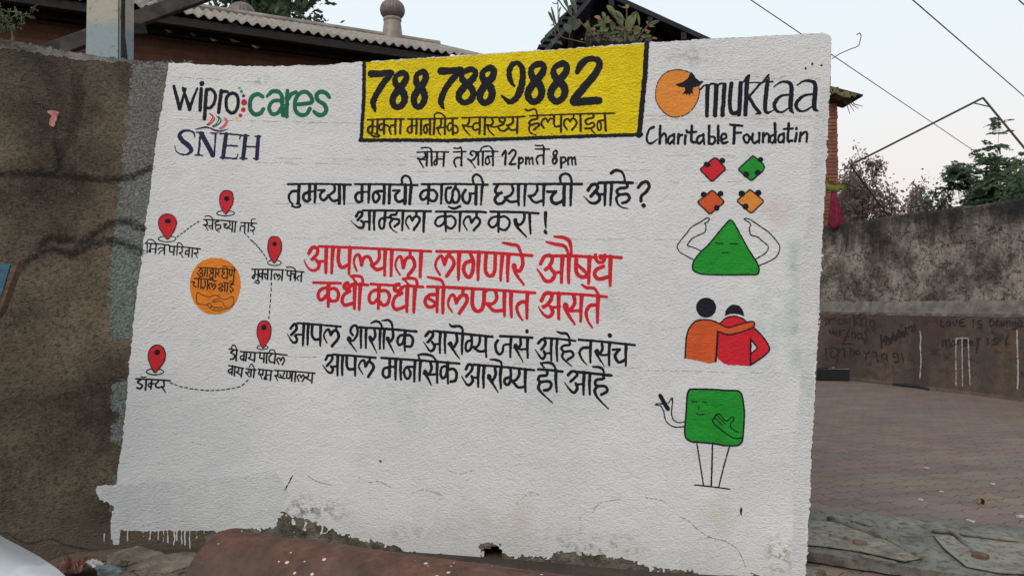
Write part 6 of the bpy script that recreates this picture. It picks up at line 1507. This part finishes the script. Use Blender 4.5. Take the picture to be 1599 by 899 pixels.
lv1 = [LV('weed_dull', (420, 200), (360, 60), 26, .02), LV('weed_dull', (480, 170), (400, -30), 34, .01), LV('weed_dull', (370, 100), (310, -40), 26, .03), LV('weed_dull', (180, 270), (125, 150), 14), LV('weed_dull', (215, 310), (160, 85), 14), LV('weed_dull', (260, 150), (290, 90), 10),
       LV('weed_dull', (200, 380), (75, 510), 26), LV('weed_dull', (260, 310), (205, 430), 20), LV('weed', (210, 320), (150, 325), 12), LV('weed_dull', (400, 420), (335, 300), 52, .03), LV('weed_dull', (440, 380), (520, 240), 60, .04), LV('weed_dull', (430, 330), (400, 220), 44, .05), LV('weed_dull', (180, 560), (205, 480), 30), LV('weed_dull', (300, 560), (230, 520), 22)]
weed('wall_weed', 'straggly grey-green weed with drooping pods at the left of the plants on the wall top', st1, lv1, wp(260, 575))
st2 = [([wp(1080, 540), wp(1085, 430), wp(1060, 330), wp(960, 220), wp(900, 120)], .005), ([wp(1095, 540), wp(1100, 380), wp(1108, 250), wp(1108, 110)], .004), ([wp(1100, 400), wp(1180, 200), wp(1240, 160), wp(1265, 340)], .0035), ([wp(1225, 500), wp(1300, 410), wp(1390, 310), wp(1500, 265)], .0045),
       ([wp(760, 540), wp(660, 410), wp(560, 310), wp(500, 250)], .0045), ([wp(660, 400), wp(640, 320), wp(620, 260)], .0035), ([wp(930, 540), wp(850, 420), wp(760, 430), wp(700, 440)], .004), ([wp(840, 470), wp(830, 330), wp(800, 230)], .004), ([wp(590, 520), wp(600, 430), wp(640, 340)], .0035), ([wp(1110, 110), wp(1060, 100), wp(1000, 70)], .0025)]
lv2 = []
for m_, a, b, w_ in (('weed', (960, 220), (860, 65), 40), ('weed', (1050, 320), (930, 170), 38), ('weed', (1080, 260), (945, 130), 26), ('weed', (1120, 390), (1170, 190), 60), ('weed', (1140, 380), (1225, 150), 36), ('weed', (930, 390), (930, 270), 36), ('weed', (1050, 330), (980, 210), 44), ('weed', (1265, 330), (1240, 155), 16), ('weed', (1150, 220), (1225, 150), 14),
        ('weed', (1380, 330), (1518, 262), 24), ('weed', (1390, 335), (1460, 340), 12), ('weed', (1370, 310), (1355, 265), 10), ('weed', (1300, 440), (1400, 500), 40), ('weed', (1380, 480), (1405, 545), 34), ('weed', (1200, 430), (1280, 380), 34), ('weed', (820, 400), (870, 370), 26), ('weed', (780, 400), (840, 340), 36), ('weed', (830, 330), (750, 250), 40), ('weed', (830, 240), (810, 150), 26), ('weed', (840, 300), (880, 200), 30),
        ('weed_dry', (780, 250), (705, 205), 30), ('weed_dry', (870, 290), (920, 250), 26), ('weed_dry', (1110, 110), (1115, 60), 26), ('weed_dry', (1100, 105), (1035, 95), 10), ('weed_dry', (1080, 380), (950, 350), 30), ('weed_dry', (1180, 350), (1290, 360), 26), ('weed_dry', (1300, 380), (1400, 400), 20), ('weed_dry', (1420, 480), (1490, 490), 18), ('weed_dry', (860, 460), (810, 465), 20), ('weed_dry', (560, 500), (530, 495), 14),
        ('weed', (850, 330), (680, 335), 22), ('weed', (660, 400), (640, 330), 16), ('weed', (620, 400), (610, 270), 24), ('weed', (600, 340), (590, 290), 18), ('weed', (640, 390), (700, 350), 18), ('weed', (900, 430), (740, 440), 14), ('weed', (1050, 410), (900, 425), 14), ('weed', (1080, 470), (1130, 430), 24), ('weed_dull', (760, 440), (800, 500), 40), ('weed_dull', (900, 520), (960, 460), 44), ('weed_dull', (1000, 530), (1060, 480), 40), ('weed_dull', (700, 520), (740, 470), 36), ('weed_dull', (1150, 520), (1180, 460), 40)):
    lv2.append(LV(m_, a, b, w_, random.uniform(-.02, .08)))
rg = np.random.default_rng(77)
for k in range(90):
    x = rg.uniform(620, 1380); y = rg.uniform(380, 535); a = rg.uniform(0, 2 * math.pi); L = rg.uniform(40, 95)
    lv2.append(LV(rg.choice(['weed', 'weed_dull', 'weed_dull', 'weed_dry'], p=[.4, .25, .2, .15]), (x, y), (x + L * math.cos(a), y - abs(L * math.sin(a)) * .7), rg.uniform(12, 24), rg.uniform(.0, .14)))
weed('wall_weed', 'leafy green weed with orange-tinged leaves growing on the wall top above the number', st2, lv2, wp(1000, 545))
# creeper on the shed's brickwork at the far left
stc, lvc = [], []
for k in range(16):
    x0 = rg.uniform(-30, 55); y0 = rg.uniform(22, 62); p = at(x0, y0, 5.6); q = at(x0 + rg.uniform(-14, 14), y0 - rg.uniform(6, 24), 5.55)
    stc.append(([p, p.lerp(q, .5) + Vector((0, -.02, .01)), q], .004))
    for j in range(7):
        b_ = p.lerp(q, rg.random()); t_ = b_ + Vector(rg.normal(0, .04, 3)) + Vector((0, -.01, .012)); lvc.append(('leaf', b_, b_.lerp(t_, .7), rg.uniform(.004, .009)))
base = at(10, 70, 5.6)
tube_pts = [Vector((base.x, base.y, 0)), Vector((base.x - .05, base.y, 1.6)), Vector((base.x + .05, base.y, 2.9)), at(20, 40, 5.6)]
stc.append((tube_pts, .012))
weed('wild_creeper', 'wispy green creeper growing up behind the bare left end of the wall', stc, lvc, (base.x, base.y, 0))
